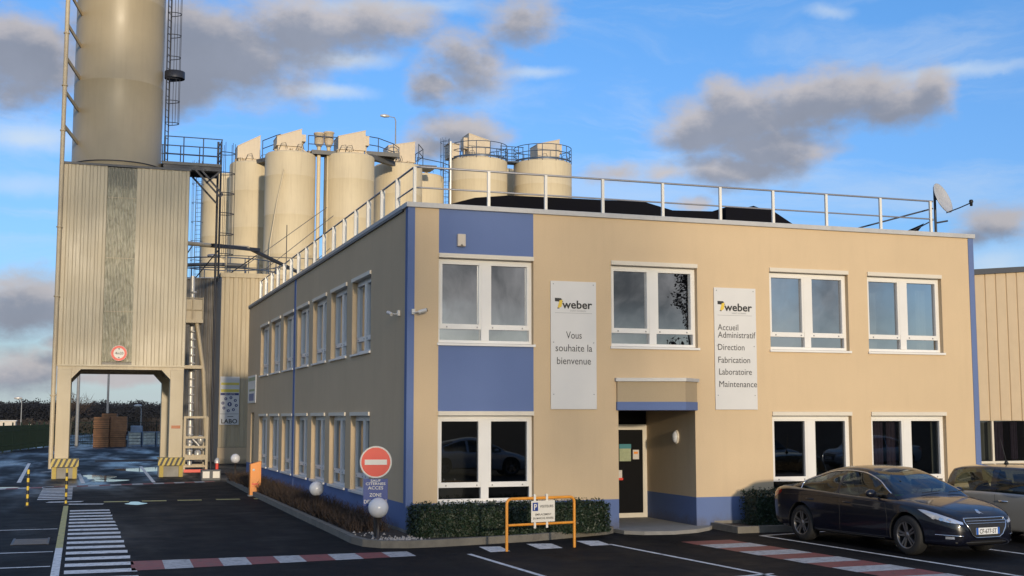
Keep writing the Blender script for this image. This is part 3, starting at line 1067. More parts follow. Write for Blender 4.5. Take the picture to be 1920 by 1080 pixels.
p.box(X0, X1, YD + .03, YD + .08, 2.14, 2.44)
p.build('overdoor_panel', 'door_black', ed)
p = MB()
p.path([(5.40, YD + .02, .95), (5.40, YD - .04, .95), (5.40, YD - .04, 1.45), (5.40, YD + .02, 1.45)], .012, 6)
p.build('handle', 'galv', ed)
p = MB()
p.box(5.52, 5.80, YD + .008, YD + .018, 1.32, 1.70, 0)
p.box(5.515, 5.805, YD + .004, YD + .0079, 1.60, 1.70, 1)
p.build('green_notice', ['paper_green', 'teal'], ed)
p = MB()
p.box(5.85, 6.0, YD + .008, YD + .018, 1.36, 1.57, 0)
p.box(5.87, 5.97, YD + .005, YD + .0079, 1.48, 1.53, 1)
p.build('white_notice', ['paper_white', 'orange'], ed)
p = MB()
p.box(5.36, 5.58, YD + .008, YD + .018, .93, 1.12, 0)
p.box(5.36, 5.60, YD + .004, YD + .0079, .90, .95, 1)
p.build('letter_pocket', ['paper_white', 'red'], ed)
# canopy above: wedge-shaped fascia with chamfered right end
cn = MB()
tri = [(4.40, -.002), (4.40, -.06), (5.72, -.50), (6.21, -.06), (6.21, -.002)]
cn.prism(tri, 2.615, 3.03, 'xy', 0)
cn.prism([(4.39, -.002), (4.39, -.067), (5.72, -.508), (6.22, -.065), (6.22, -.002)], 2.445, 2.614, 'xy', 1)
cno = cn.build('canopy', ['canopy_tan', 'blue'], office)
cn = MB()
cn.prism([(4.36, -.002), (4.36, -.09), (5.72, -.545), (6.26, -.08), (6.26, -.002)], 3.031, 3.10, 'xy')
cn.build('canopy_coping', 'coping', cno)
# oval bulkhead lamp on the porch side wall
bl = thing('bulkhead_lamp', 'oval wall lamp on the side wall inside the entrance porch', 'wall lamp', (X1, 0.85, 1.88))
p = MB()
p.lathe([(0, 0), (.10, -.0), (.105, -.03), (.09, -.045), (0, -.045)], 20, axis='x')
pr_ = p.build('lamp_base', 'shutter_alu', bl)
pr_.scale = (1, 1, 1.45)
p = MB()
p.lathe([(.088, -.046), (.08, -.075), (.05, -.10), (0, -.108)], 20, axis='x')
pr_ = p.build('lamp_lens', 'globe', bl)
pr_.scale = (1, 1, 1.45)

# roof edge guard rail
gr = thing('roof_guard_rail', 'white post and grey tube safety railing around the office roof edge', 'guard rail', (0, 0, 6.5))
px_ = [0.16, 1.70, 2.93, 4.20, 5.58, 6.95, 8.25, 9.60, 11.02, 12.38]
py_ = [1.55 + 1.385 * i for i in range(16)]
pp = [(x, .16) for x in px_] + [(.16, y) for y in py_]
post0 = None
turned = False
for x, y in pp:
    if post0 is None or (y > 1 and not turned):
        turned = y > 1
        p = MB()
        if turned:
            p.box(-.05, .05, -.02, .02, 0.0, .74)
        else:
            p.box(-.029, .029, -.024, .024, 0.0, .74)
        p.box(-.06, .06, -.05, .05, 0.0, .015)
        post0 = p.build('post', 'rail_alu', gr)
        o = post0
    else:
        o = post0.copy()
        COL.objects.link(o)
        o.parent = gr
    o.location = (x, y, 0)
for hz, r, ye in ((.745, .021, 22.6), (.33, .017, 1.6)):
    p = MB()
    p.path([(12.45, .16, hz), (.30, .16, hz), (.20, .19, hz), (.16, .30, hz), (.16, ye, hz)], r, 8)
    p.build('rail', 'rail_dark', gr)

# thin aerial cables clipped to the rail, black sheeted plant covers
def roof_cover(name, label, xs, prof, y0, y1, seed):
    rnd = random.Random(seed)
    mb = MB()
    ny = 7
    vs, fs = [], []
    for j in range(ny + 1):
        t = j / ny
        k = min(1, t * 5) * min(1, (1 - t) * 4 + .0)
        for x, h in zip(xs, prof):
            jx = rnd.uniform(-.05, .05)
            yy = y0 + (.04 if j == 1 else (y1 - y0) * t)
            vs.append((x + jx, yy, 6.15 + (h - 6.15) * (0 if j in (0, ny) else 1 + .012 * j) + (rnd.uniform(-.025, .025) if 1 < j < ny else 0)))
    nx = len(xs)
    for j in range(ny):
        for i in range(nx - 1):
            fs.append((j * nx + i, j * nx + i + 1, (j + 1) * nx + i + 1, (j + 1) * nx + i))
    mb.add(vs, fs)
    return tag(mb.build(name, 'black_sheet', None, fix=False), label, 'roof cover')


roof_cover('roof_cover', 'long low black sheeted cover lying on the office roof behind the railing', [1.3, 1.9, 2.6, 3.5, 4.7, 5.8, 7.0, 7.7, 9.0, 9.06], [6.2, 7.18, 7.40, 7.50, 7.52, 7.53, 7.55, 7.38, 7.42, 6.2], 4, 9, 1)
roof_cover('roof_cover', 'shorter black sheeted cover with a sloping end near the satellite dish', [9.14, 9.16, 9.7, 10.0, 10.25, 10.5, 11.1, 11.2], [6.2, 7.52, 7.53, 7.60, 7.52, 7.52, 7.18, 6.2], 3.9, 8.5, 2)

sd_ = thing('satellite_dish', 'grey satellite dish on a short pole at the right end of the office roof', 'satellite dish', (12.62, .30, 6.5))
p = MB()
p.tube((0, 0, 0), (0, 0, 1.12), .03, 10)
p.box(-.10, .10, -.10, .10, 0, .012)
p.build('pole', 'dark_steel', sd_)
p = MB()
prof = [(r_ * .037, .45 * (r_ * .037) ** 2) for r_ in range(0, 11)]
p.lathe([(r, h) for r, h in prof] + [(.38, .06), (.375, .04)] + [(r, h - .018) for r, h in reversed(prof)], 32, axis='x')
dish = p.build('dish', 'galv', sd_)
dish.location = (.16, -.02, .84)
dish.rotation_euler = (0, R(-20), R(-63))
p = MB()
p.path([(.20, -.14, .50), (.34, -.44, .58), (.46, -.66, .66)], .014, 6)
p.build('feed_arm', 'dark_steel', sd_)
p = MB()
p.lathe([(0, -.09), (.03, -.09), (.035, -.02), (.05, 0), (.04, .05), (0, .06)], 12, c=(.47, -.67, .68))
p.build('receiver', 'letter_black', sd_)
p = MB()
p.tube((0, 0, .84), (.12, -.02, .84), .028, 8)
p.build('dish_bracket', 'dark_steel', sd_)
p = MB()
p.path([(-.02, .05, .62), (-1.8, .8, .12), (-2.4, 1.0, -.2)], .018, 6)
p.tube((-.02, .05, .35), (-1.0, .7, -.25), .014, 6)
p.build('stay_tube', 'dark_steel', sd_)
p = MB()
p.add([(-.12, .25, .30), (-1.0, .5, -.1), (-.3, .55, -.1), (-.12, .3, .27), (-1.0, .56, -.12), (-.3, .6, -.12)], [(0, 1, 2), (5, 4, 3), (0, 3, 4, 1), (1, 4, 5, 2), (2, 5, 3, 0)])
p.build('tarpaulin_wrap', 'black_sheet', sd_)
p = MB()
p.tube((.04, .0, .28), (.30, -.05, .33), .02, 6)
p.build('cross_arm', 'dark_steel', sd_)

# small fittings on the walls
al = thing('alarm_siren', 'small beige alarm siren box on the upper blue wall panel', 'alarm box', (1.07, 0, 5.66))
p = MB()
p.prism([(-.085, .0), (.085, .0), (.085, .25), (-.085, .25)], -.075, -.0, 'xz')
p.build('housing', 'siren', al, bevel=.015)
p = MB()
p.prism([(-.03, .01), (.03, .01), (0, .05)], -.079, -.076, 'xz')
p.build('strobe_lens', 'post_dark', al)


def cctv(label, loc, rz, wallside):
    t = thing('security_camera', label, 'camera', loc, rz)
    t.scale = (.75, .75, .75)
    p = MB()
    p.box(-.045, .045, -.08, -.001, -.07, .07)
    p.build('junction_box', 'cam_white', t, bevel=.008)
    p = MB()
    p.path([(0, -.08, -.02), (0, -.13, -.03), (wallside * .14, -.17, .0)], .016, 6)
    p.build('arm', 'cam_white', t)
    p = MB()
    p.path([(wallside * .10, -.20, -.03), (wallside * .16, -.22, .0), (wallside * .30, -.26, .035)], .048, 10)
    p.build('camera_body', 'cam_white', t)
    p = MB()
    d = Vector((wallside * .14, -.04, .035)).normalized()
    e = Vector((wallside * .30, -.26, .035))
    p.path([e + d * .001, e + d * .02], .042, 10)
    p.build('lens', 'letter_black', t)
    return t


cctv('white security camera beside the corner strip facing right along the front', (.10, -.014, 4.34), 0, 1)
cctv('white security camera on the shaded side wall facing away from the corner', (-.0, .62, 4.36), -math.pi / 2, -1)

# sign boards on the front wall
def board(label, x0, x1, z0, z1):
    t = thing('sign_board', label, 'sign', (x0, -.005, z0))
    p = MB()
    p.box(0, x1 - x0, -.025, 0, 0, z1 - z0)
    p.build('panel', 'white_board', t, bevel=.004)
    p = MB()
    for a in (.06, x1 - x0 - .06):
        for c in (.30, z1 - z0 - .06, (z1 - z0) * .52):
            p.lathe([(.012, -.0255), (.012, -.03), (0, -.031)], 8, c=(a, 0, c), axis='y')
    p.build('screw', 'rail_dark', t)
    return t


def weber(t, xl, zb, wtxt):
    """black word with a small black and yellow emblem in front of it"""
    y = -.0262
    lettering('weber', wtxt, .165, (xl + .155, y, zb), t, 'letter_black', align='LEFT', bold=.022)
    p = MB()
    p.prism([(xl, zb + .135), (xl + .18, zb + .125), (xl + .135, zb + .20), (xl, zb + .205)], y - .003, y, 'xz', 0)
    p.prism([(xl + .06, zb + .02), (xl + .085, zb + .0), (xl + .145, zb + .03), (xl + .165, zb + .17), (xl + .10, zb + .155)], y - .006, y - .0035, 'xz', 1)
    p.prism([(xl + .05, zb - .01), (xl + .10, zb - .012), (xl + .09, zb + .01), (xl + .055, zb + .008)], y - .003, y, 'xz', 0)
    p.build('emblem', ['letter_black', 'yellow'], t)
    lettering('SAINT-GOBAIN', .34, .034, (xl + wtxt * .5, y, zb - .065), t, 'pale_grey_print', align='LEFT')
    p = MB()
    p.box(xl, xl + wtxt + .15, y - .001, y + .0005, zb - .10, zb - .093)
    p.build('underline', 'pale_grey_print', t)


def row(t, s, x, zb, w, h=.135, align='CENTER'):
    lettering(s, w, h, (x, -.0262, zb), t, 'letter_grey', align=align, bold=0.0)


b1 = board('white board reading Vous souhaite la bienvenue left of the entrance', 2.96, 3.955, 2.46, 5.05)
weber(b1, .09, 2.04, .66)
row(b1, 'Vous', .50, 1.425, .34, .15)
row(b1, 'souhaite la', .50, 1.165, .80, .15)
row(b1, 'bienvenue', .50, .905, .74, .15)
b2 = board('white board listing Accueil to Maintenance right of the entrance', 6.66, 7.66, 2.46, 5.04)
weber(b2, .08, 2.09, .67)
for s, zb, w in (('Accueil', 1.675, .49), ('Administratif', 1.515, .90), ('Direction', 1.255, .63), ('Fabrication', .985, .76), ('Laboratoire', .735, .78), ('Maintenance', .475, .90)):
    row(b2, s, .075 if zb > .8 else .09, zb, w, .135, 'LEFT')


# ------------------------------------------------------------------ hedges (many leaf-sized faces spread through clipped volumes)
def leaf_cloud(mb, n, sampler, size, rnd, mats=(0,), flat_up=0.0):
    vs, fs, mi = [], [], []
    for _ in range(n):
        p, out = sampler()
        s = size * rnd.uniform(.6, 1.35)
        a = Vector((rnd.gauss(0, 1), rnd.gauss(0, 1), rnd.gauss(0, 1) + flat_up)).normalized()
        if out is not None:
            a = (a * .8 + out * .8).normalized()
        t = a.orthogonal().normalized()
        t.rotate(Matrix.Rotation(rnd.uniform(0, 6.28), 3, a))
        w = a.cross(t)
        o = len(vs)
        q = Vector(p)
        vs += [q - t * s, q + w * s * .45, q + t * s, q - w * s * .45]
        fs.append((o, o + 1, o + 2, o + 3))
        mi.append(rnd.choice(mats))
    o = len(mb.v)
    mb.v += [tuple(p) for p in vs]
    mb.f += [tuple(i + o for i in f) for f in fs]
    mb.mi += mi
    mb.sm += [False] * len(fs)


def box_hedge(label, x0, x1, y0, y1, z0, z1, n, seed, slope=0.0):
    rnd = random.Random(seed)
    t = thing('box_hedge', label, 'hedge', ((x0 + x1) / 2, (y0 + y1) / 2, z0))
    cx, cy = (x0 + x1) / 2, (y0 + y1) / 2

    def top(x, y):
        return z1 - z0 + slope * (x - cx) + .05 * mnoise.noise(Vector((x * 2.2, y * 2.2, seed))) + .03 * mnoise.noise(Vector((x * 7, y * 7, seed + 3)))

    def smp():
        x, y = rnd.uniform(x0, x1), rnd.uniform(y0, y1)
        h = top(x, y)
        f = rnd.random()
        off = rnd.uniform(-.055, .035) + .03 * mnoise.noise(Vector((x * 5, y * 5, rnd.random())))
        if f < .36:
            return (x - cx, y - cy, h + off), Vector((0, 0, 1))
        if f < .74:
            zz = rnd.uniform(.0, h)
            return (x - cx, y0 - cy - off, zz), Vector((0, -1, 0))
        if f < .90:
            sgn = rnd.choice((-1, 1))
            return ((x0 if sgn < 0 else x1) - cx + sgn * off, y - cy, rnd.uniform(0, h)), Vector((sgn, 0, 0))
        return (x - cx, y - cy, rnd.uniform(0, h)), None
    mb = MB()
    leaf_cloud(mb, n, smp, .026, rnd, (0, 0, 0, 0, 1))
    for _ in range(n // 60):       # stray shoots
        x, y = rnd.uniform(x0, x1), rnd.uniform(y0, y1)
        h = top(x, y)
        leaf_cloud(mb, 5, lambda: ((x - cx + rnd.uniform(-.02, .02), y - cy + rnd.uniform(-.02, .02), h + rnd.uniform(.0, .09)), None), .022, rnd, (0, 1))
    mb.build('foliage', ['leaf', 'leaf_light'], t, fix=False)
    c = MB()
    c.box(x0 - cx + .07, x1 - cx - .07, y0 - cy + .07, y1 - cy - .07, 0, z1 - z0 - .09 - abs(slope) * (x1 - x0) / 2)
    c.build('inner_branches', 'leaf', t)
    return t


box_hedge('long clipped green hedge left of the entrance behind the orange rail', -.02, 3.78, -1.05, -.22, .10, .63, 16000, 11)
box_hedge('short clipped green hedge right of the entrance beside the navy sedan', 7.12, 9.4, -.80, -.16, .10, .76, 7000, 12)


def bare_hedge(label, x0, x1, y0, y1, z1, n, seed):
    rnd = random.Random(seed)
    mb = MB()
    for _ in range(n):
        x, y = rnd.uniform(x0, x1), rnd.uniform(y0, y1)
        h = z1 * rnd.uniform(.45, 1.0) * (1 + .25 * mnoise.noise(Vector((x * 2, y * .9, seed))))
        p0 = Vector((x, y, .09))
        p1 = p0 + Vector((rnd.gauss(0, .10), rnd.gauss(0, .13), h))
        w = Vector((rnd.gauss(0, 1), rnd.gauss(0, 1), 0)).normalized() * rnd.uniform(.006, .014)
        m_ = p0.lerp(p1, .5) + Vector((rnd.gauss(0, .04), rnd.gauss(0, .04), 0))
        mb.add([p0 - w, p0 + w, m_ + w * .7, p1, m_ - w * .7], [(0, 1, 2, 4), (4, 2, 3)])
        for k in range(2):
            q = m_.lerp(p1, rnd.random())
            e = q + Vector((rnd.gauss(0, .09), rnd.gauss(0, .09), rnd.uniform(.02, .14)))
            mb.add([q - w * .5, q + w * .5, e], [(0, 1, 2)])
    return tag(mb.build('bare_hedge', 'twig', None, fix=False), label, 'hedge')


bare_hedge('low leafless brown hedge in the bed along the shaded side wall', -.95, -.22, 0.4, 21.5, .36, 5200, 21)


# ------------------------------------------------------------------ globe lamps, no-entry sign, bollard, hoop
def globe_lamp(label, x, y, z, r):
    t = thing('globe_lamp', label, 'lamp', (x, y, .10), 0, 'globe lamps in the planting bed')
    p = MB()
    p.lathe([(.055, 0), (.05, .03), (.03, .05), (.03, z - .10 - r - .03), (.06, z - .10 - r - .01), (.075, z - .10 - r + .02)], 14)
    p.build('post', 'post_dark', t)
    p = MB()
    p.lathe([(r * math.sin(a * math.pi / 18), -r * math.cos(a * math.pi / 18)) for a in range(0, 19)], 28, c=(0, 0, z - .10))
    p.build('globe', 'globe', t)
    return t


globe_lamp('white globe lamp in front of the blue plate of the no entry sign', -.76, -.95, .66, .185)
globe_lamp('white globe lamp in the bare hedge along the side wall', -.82, 5.0, .69, .165)
globe_lamp('white globe lamp at the far end of the bed by the cladding', -.66, 22.0, .84, .17)

sg = thing('no_entry_sign', 'round red no entry sign with a blue plate below it', 'road sign', (-.74, -.62, .10), R(-12))
p = MB()
p.tube((0, .03, 0), (0, .03, 1.66), .028, 10)
p.build('post', 'post_dark', sg)
p = MB()
p.lathe([(0, .0), (.285, .0), (.295, -.012), (.295, -.02), (.285, -.022), (.278, -.016), (0, -.016)], 40, c=(0, 0, 1.375), axis='y', smooth=False)
p.build('disc', 'sign_white', sg)
p = MB()
p.lathe([(0, -.0185), (.268, -.0185)], 40, c=(0, 0, 1.375), axis='y', smooth=False)
p.build('red_field', 'red', sg, fix=False)
p = MB()
p.box(-.205, .205, -.026, -.020, 1.325, 1.42)
p.build('white_bar', 'sign_white', sg)
p = MB()
p.box(-.225, .225, -.012, .0, .575, 1.068)
p.build('plate', 'sign_blue', sg, bevel=.003)
for s, zb, w, h in (('SAUF', 1.015, .18, .042), ('CITERNES', .955, .36, .048), ('ACCES', .875, .28, .058), ('ZONE', .745, .22, .062), ('DEPOTAGE', .62, .42, .066)):
    lettering(s, w, h, (0, -.0135, zb), sg, 'sign_white', bold=.012)

bo = thing('orange_pillar', 'orange slanted-top control pillar at the kerb of the side lane', 'control pillar', (-1.0, 14.1, .0))
p = MB()
p.prism([(-.16, 0.02), (.16, .02), (.16, 1.02), (-.16, .93)], -.13, .13, 'xz')
p.build('casing', 'orange', bo, bevel=.012)
p = MB()
p.lathe([(0, -.1315), (.035, -.1315), (.04, -.1335), (.035, -.14), (0, -.145)], 14, c=(-.06, 0, .76), axis='y')
p.build('lens', 'sign_white', bo)
p = MB()
p.box(-.11, .09, -.134, -.1305, .33, .37)
p.box(-.13, .13, -.133, -.1305, .28, .29)
p.build('slot', 'red', bo)
p = MB()
p.box(-.2, .2, -.17, .17, 0, .03)
p.build('foot_plate', 'concrete', bo)

hp = thing('parking_hoop', 'orange tubular hoop rail carrying a white parking sign', 'barrier', (1.08, -2.80, 0), math.atan2(.27, 1.37))
L_ = 1.39
p = MB()
pts = [(0, 0, 0.0), (0, 0, .80)] + [(.09 - .09 * math.cos(a), 0, .80 + .09 * math.sin(a)) for a in (R(22), R(45), R(68))] + [(.09, 0, .89), (L_ - .09, 0, .89)] + \
      [(L_ - .09 + .09 * math.sin(a), 0, .80 + .09 * math.cos(a)) for a in (R(22), R(45), R(68))] + [(L_, 0, .80), (L_, 0, 0)]
p.path(pts, .026, 10)
p.build('hoop', 'orange_rail', hp)
p = MB()
p.tube((.024, 0, .44), (L_ - .024, 0, .44), .022, 10)
p.build('cross_bar', 'orange_rail', hp)
ps = thing('parking_sign', 'small white sign with blue P clamped to the orange hoop', 'sign', (1.08, -2.80, 0), math.atan2(.27, 1.37))
p = MB()
p.box(.47, .955, -.045, -.033, .475, .845)
p.build('panel', 'sign_white', ps, bevel=.003)
p = MB()
for a in (.55, .80):
    p.box(a - .022, a + .022, -.0325, -.026, .37, .945)
    p.path([(a, -.03, .945), (a, .02, .93)], .02, 6)
p.build('strap', 'sign_white', ps)
p = MB()
p.box(.495, .605, -.0485, -.0455, .67, .815)
p.build('blue_square', 'sign_blue', ps)
lettering('P', .06, .105, (.55, -.049, .69), ps, 'sign_white', bold=.02)
lettering('VISITEURS', .28, .045, (.78, -.0456, .725), ps, 'letter_grey', bold=.01)
lettering('EMPLACEMENT', .33, .036, (.715, -.0456, .59), ps, 'letter_grey', bold=.008)
lettering('EN MARCHE ARRIERE', .42, .036, (.715, -.0456, .525), ps, 'letter_grey', bold=.008)


def hazard_post(label, x, y):
    t = thing('hazard_post', label, 'bollard', (x, y, 0), 0, 'yellow and black lane posts')
    p = MB()
    n = 9
    for i in range(n):
        z0, z1 = i * .94 / n, (i + 1) * .94 / n
        p.lathe([(.032, z0), (.032, z1)] if i < n - 1 else [(.032, z0), (.032, z1), (.0, z1 + .015)], 12, mi=i % 2)
    p.build('shaft', ['yellow', 'black'], t)
    p = MB()
    p.lathe([(.07, 0), (.07, .012), (.035, .03)], 14)
    p.build('base', 'black', t)


hazard_post('slim yellow and black post at the end of the yellow line', -6.22, 12.0)
hazard_post('slim yellow and black post further left beside the second crossing', -7.16, 11.55)
POPLARS = [(-10.5, -82, 30, 2.7, 3, .58), (-7.2, -84, 28, 2.6, 2, .66), (-3.6, -82, 19.5, 2.8, 2, .34), (0.2, -84, 17.5, 3.2, 1, .30), (47.2, -80, 16, 1.3, 3, .1)]  # first four are unseen, added and shaped to shade tower and left facade
PLAB = ["tallest added poplar out of view, shading the tower silo", "second tallest added poplar out of view, shading the tower", "middle sized added poplar out of view, shading the office corner", "lowest slim added poplar out of view, shading the blue wall panels", "dark poplar mirrored in the upper window above the entrance"]



# ------------------------------------------------------------------ loading tower with silo
TX0, TX1, TY0, TY1 = -6.83, -2.08, 27.5, 33.3
tw = thing('loading_tower', 'tall drive-through loading tower clad in cream sheet carrying a grey steel silo', 'loading tower', (-4.45, 30.4, 0))
OX, OY = 4.45, -30.4                                                # world -> tower local offset


def loc(mb):
    mb.v = [(x + OX, y + OY, z) for x, y, z in mb.v]
    return mb


for x, y in ((TX0 + .02, TY0), (TX1 - .53, TY0), (TX0 + .02, TY1 - .55), (TX1 - .53, TY1 - .55)):
    p = MB()
    p.box(x, x + .51, y, y + .55, 0, 4.15)
    loc(p).build('leg', 'concrete' if False else 'column', tw, bevel=.01)
p = MB()
for y in (TY0 + .02, TY1 - .5):
    yb = y + .48
    p.box(TX0 + .02, TX1 - .02, y, yb, 4.15, 4.34)
    xl, xr = TX0 + .53, TX1 - .53
    p.prism([(xl + .001, 3.78), (xl + .34, 4.149), (xl + .001, 4.149)], y, yb, 'xz')
    p.prism([(xr - .001, 3.78), (xr - .001, 4.149), (xr - .34, 4.149)], y, yb, 'xz')
for x in (TX0 + .05, TX1 - .45):
    p.box(x, x + .4, TY0 + .5, TY1 - .5, 4.0, 4.33)
loc(p).build('portal_beam', 'tan_steel', tw)
p = MB()
p.box(TX0 + .06, TX1 - .06, TY0 + .06, TY1 - .06, 4.342, 12.10)
loc(p).build('core', 'clad_grey', tw)
p = MB()
XA, XB = -5.21, -4.10
p.ribbed((TX0, TY0), (XA, TY0), 4.33, 12.15, .285, .022)
p.ribbed((XB, TY0), (TX1, TY0), 4.33, 12.15, .285, .022)
p.ribbed((TX1, TY0), (TX1, TY1), 4.33, 12.15, .285, .022)
p.ribbed((TX1, TY1), (TX0, TY1), 4.33, 12.15, .285, .022)
p.ribbed((TX0, TY1), (TX0, TY0), 4.33, 12.15, .285, .022)
loc(p).build('cladding', 'clad', tw, fix=False)
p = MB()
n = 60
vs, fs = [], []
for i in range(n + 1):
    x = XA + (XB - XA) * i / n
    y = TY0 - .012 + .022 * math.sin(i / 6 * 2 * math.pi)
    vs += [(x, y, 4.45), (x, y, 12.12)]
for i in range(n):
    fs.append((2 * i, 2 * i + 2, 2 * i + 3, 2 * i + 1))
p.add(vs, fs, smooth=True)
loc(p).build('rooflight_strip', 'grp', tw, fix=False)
for z0 in (6.4, 8.5, 10.9):
    p = MB()
    p.box(XA + .02, XB - .02, TY0 - .040, TY0 - .036, z0, z0 + .03)
    loc(p).build('sheet_joint', 'clad_annex', tw)
p = MB()
p.box(TX0 - .05, TX1 + .05, TY0 - .05, TY1 + .05, 12.151, 12.24)
loc(p).build('roof', 'dark_trim', tw)
p = MB()
p.box(TX0 - .02, TX1 + .02, TY0 - .045, TY0 + .0, 4.27, 4.329)
loc(p).build('drip_flashing', 'clad', tw)
# big silo cylinder
p = MB()
RC = 1.79
CX, CY = -4.83, 30.4
p.lathe([(RC + .03, 12.24), (RC + .03, 12.6), (RC + .045, 12.62), (RC + .045, 12.68), (RC, 12.70), (RC, 16.0), (RC + .004, 16.01), (RC + .004, 16.04), (RC, 16.05), (RC, 19.5), (RC + .004, 19.51), (RC + .004, 19.54), (RC, 19.55), (RC, 24.0), (.5, 25.2), (0, 25.2)], 72, c=(CX, CY, 0))
sil = loc(p).build('silo_shell', 'column', tw)
p = MB()
p.lathe([(RC + .046, 12.60), (RC + .052, 12.61), (RC + .052, 12.635), (RC + .046, 12.645)], 72, c=(CX, CY, 0))
loc(p).build('base_ring', 'dark_steel', tw)
# riser pipe at the left with brackets
p = MB()
p.path([(-6.93, 27.36, .35), (-6.93, 27.36, 25)], .085, 12)
for z0 in (3.1, 6.9, 9.6, 13.4, 15.2, 17.3):
    p.lathe([(.087, z0), (.115, z0 + .005), (.115, z0 + .06), (.087, z0 + .065)], 12, c=(-6.93, 27.36, 0))
rp = loc(p).build('riser_pipe', 'tan_steel', tw)
p = MB()
for i in range(8):
    z0 = 13.5 + i * 1.35
    p.beam((-6.88, 27.45, z0 + .12), (CX - RC * .88, CY - RC * .45, z0 - .05), .05, .16)
loc(p).build('pipe_bracket', 'tan_steel', tw)


def caged_ladder(mb, x, y, z0, z1, cz0, w=.42, rc=.36, direc=(1, 0), ring=1.0, nbar=5):
    """rungs, stringers and hoops; the cage bulges towards direc"""
    dx, dy = direc
    sx, sy = -dy, dx
    a = (x + sx * w / 2, y + sy * w / 2)
    b = (x - sx * w / 2, y - sy * w / 2)
    mb.tube((*a, z0), (*a, z1), .026, 6)
    mb.tube((*b, z0), (*b, z1), .026, 6)
    k = z0 + .2
    while k < z1:
        mb.tube((*a, k), (*b, k), .014, 5)
        k += .3
    k = cz0
    angs = [R(-90 + 180 * i / 8) for i in range(9)]
    cage = lambda t: (x + dx * (math.cos(t) * rc * 1.7) + sx * math.sin(t) * rc, y + dy * (math.cos(t) * rc * 1.7) + sy * math.sin(t) * rc)
    while k <= z1 + .05:
        mb.path([(*cage(t), k) for t in angs], .018, 5)
        k += ring
    for i in range(nbar):
        t = R(-75 + 150 * i / (nbar - 1))
        mb.tube((*cage(t), cz0), (*cage(t), z1), .012, 5)


p = MB()
caged_ladder(p, CX + RC + .16, CY - .35, 12.9, 25, 14.62, ring=.95, direc=(.93, -.37), rc=.30)
p.lathe([(.42, 16.55), (.42, 16.85), (.36, 16.85)], 16, c=(CX + RC + .42, CY - .45, 0), smooth=True)
loc(p).build('caged_ladder', 'dark_steel', tw)
p = MB()
p.box(-3.05, -.62, 29.5, 31.3, 12.80, 12.92, 0)
p.box(-3.0, -.66, 29.55, 29.67, 12.62, 12.80, 1)
p.box(-3.0, -.66, 31.1, 31.22, 12.62, 12.80, 1)
for a, c in (((-1.7, 29.6, 12.65), (-.66, 29.6, 11.55)), ((-.70, 29.6, 12.6), (-1.25, 29.6, 12.1)), ((-1.7, 31.2, 12.65), (-.66, 31.2, 11.55)), ((-1.45, 29.6, 12.65), (-.55, 29.6, 11.65)), ((-.55, 29.6, 11.65), (-.66, 29.6, 11.55))):
    p.beam(a, c, .07, .07, 1)
loc(p).build('platform', ['grate', 'dark_steel'], tw)
p = MB()
for y in (29.5, 31.3):
    for hz in (13.25, 13.6, 13.98):
        p.tube((-3.0, y, hz), (-.62, y, hz), .022, 6)
    for x in (-2.95, -2.2, -1.4, -.64):
        p.tube((x, y, 12.9), (x, y, 14.0), .024, 6)
for hz in (13.25, 13.6, 13.98):
    p.tube((-.62, 29.5, hz), (-.62, 31.3, hz), .022, 6)
loc(p).build('handrail', 'blue_steel', tw)
p = MB()
caged_ladder(p, -.42, 31.9, 8.2, 14.35, 9.4, w=.40, rc=.36, direc=(1, 0), ring=.9)
p.tube((-.55, 31.9, 0), (-.55, 31.9, 14.4), .05, 8)
loc(p).build('access_ladder', 'dark_steel', tw)

# height limit sign
hs = thing('height_limit_sign', 'round white height limit sign with a red ring on the tower cladding', 'road sign', (-4.58, 27.40, 4.78))
p = MB()
p.lathe([(0, 0), (.30, 0), (.31, -.01), (.30, -.02), (0, -.02)], 36, axis='y', smooth=False)
p.build('disc', 'sign_white', hs)
p = MB()
p.lathe([(.205, -.0205), (.295, -.0205), (.295, -.024), (.205, -.024), (.205, -.0205)], 36, axis='y', smooth=False)
p.build('red_ring', 'red', hs)
lettering('4m20', .31, .10, (.01, -.0215, -.045), hs, 'letter_black', bold=.015)
p = MB()
p.prism([(-.035, .19), (.035, .19), (0, .13)], -.0255, -.0245, 'xz')
p.prism([(-.035, -.19), (.035, -.19), (0, -.13)], -.0255, -.0245, 'xz')
p.build('arrow', 'letter_black', hs)


def hazard_mat():
    m = mat('black_yellow_chevron', (0.7, 0.5, 0.05), 0.5)
    b = NB(m.node_tree)
    bs = m.node_tree.nodes['Principled BSDF']
    tc = b.n('ShaderNodeTexCoord')
    s = b.n('ShaderNodeSeparateXYZ')
    b.link(tc.outputs['Object'], s.inputs[0])
    q = b.math('ADD', b.math('ADD', s.outputs[0], s.outputs[1]), b.math('MULTIPLY', s.outputs[2], -.45))
    f = b.math('GREATER_THAN', b.math('FRACT', b.math('MULTIPLY', q, 5.4)), .52)
    nz = b.noise(tc.outputs['Object'], 9, 5, .7).outputs[0]
    c = b.mix(f, (0.46, 0.34, 0.06, 1), (0.012, 0.012, 0.014, 1))  # yellow lowered here too, imitating shade on the guards
    b.link(b.mix(b.mapr(nz, .55, .75, 0, .6), c, (.12, .10, .06, 1)), bs.inputs['Base Color'])
    return m


M['hazard'] = hazard_mat()


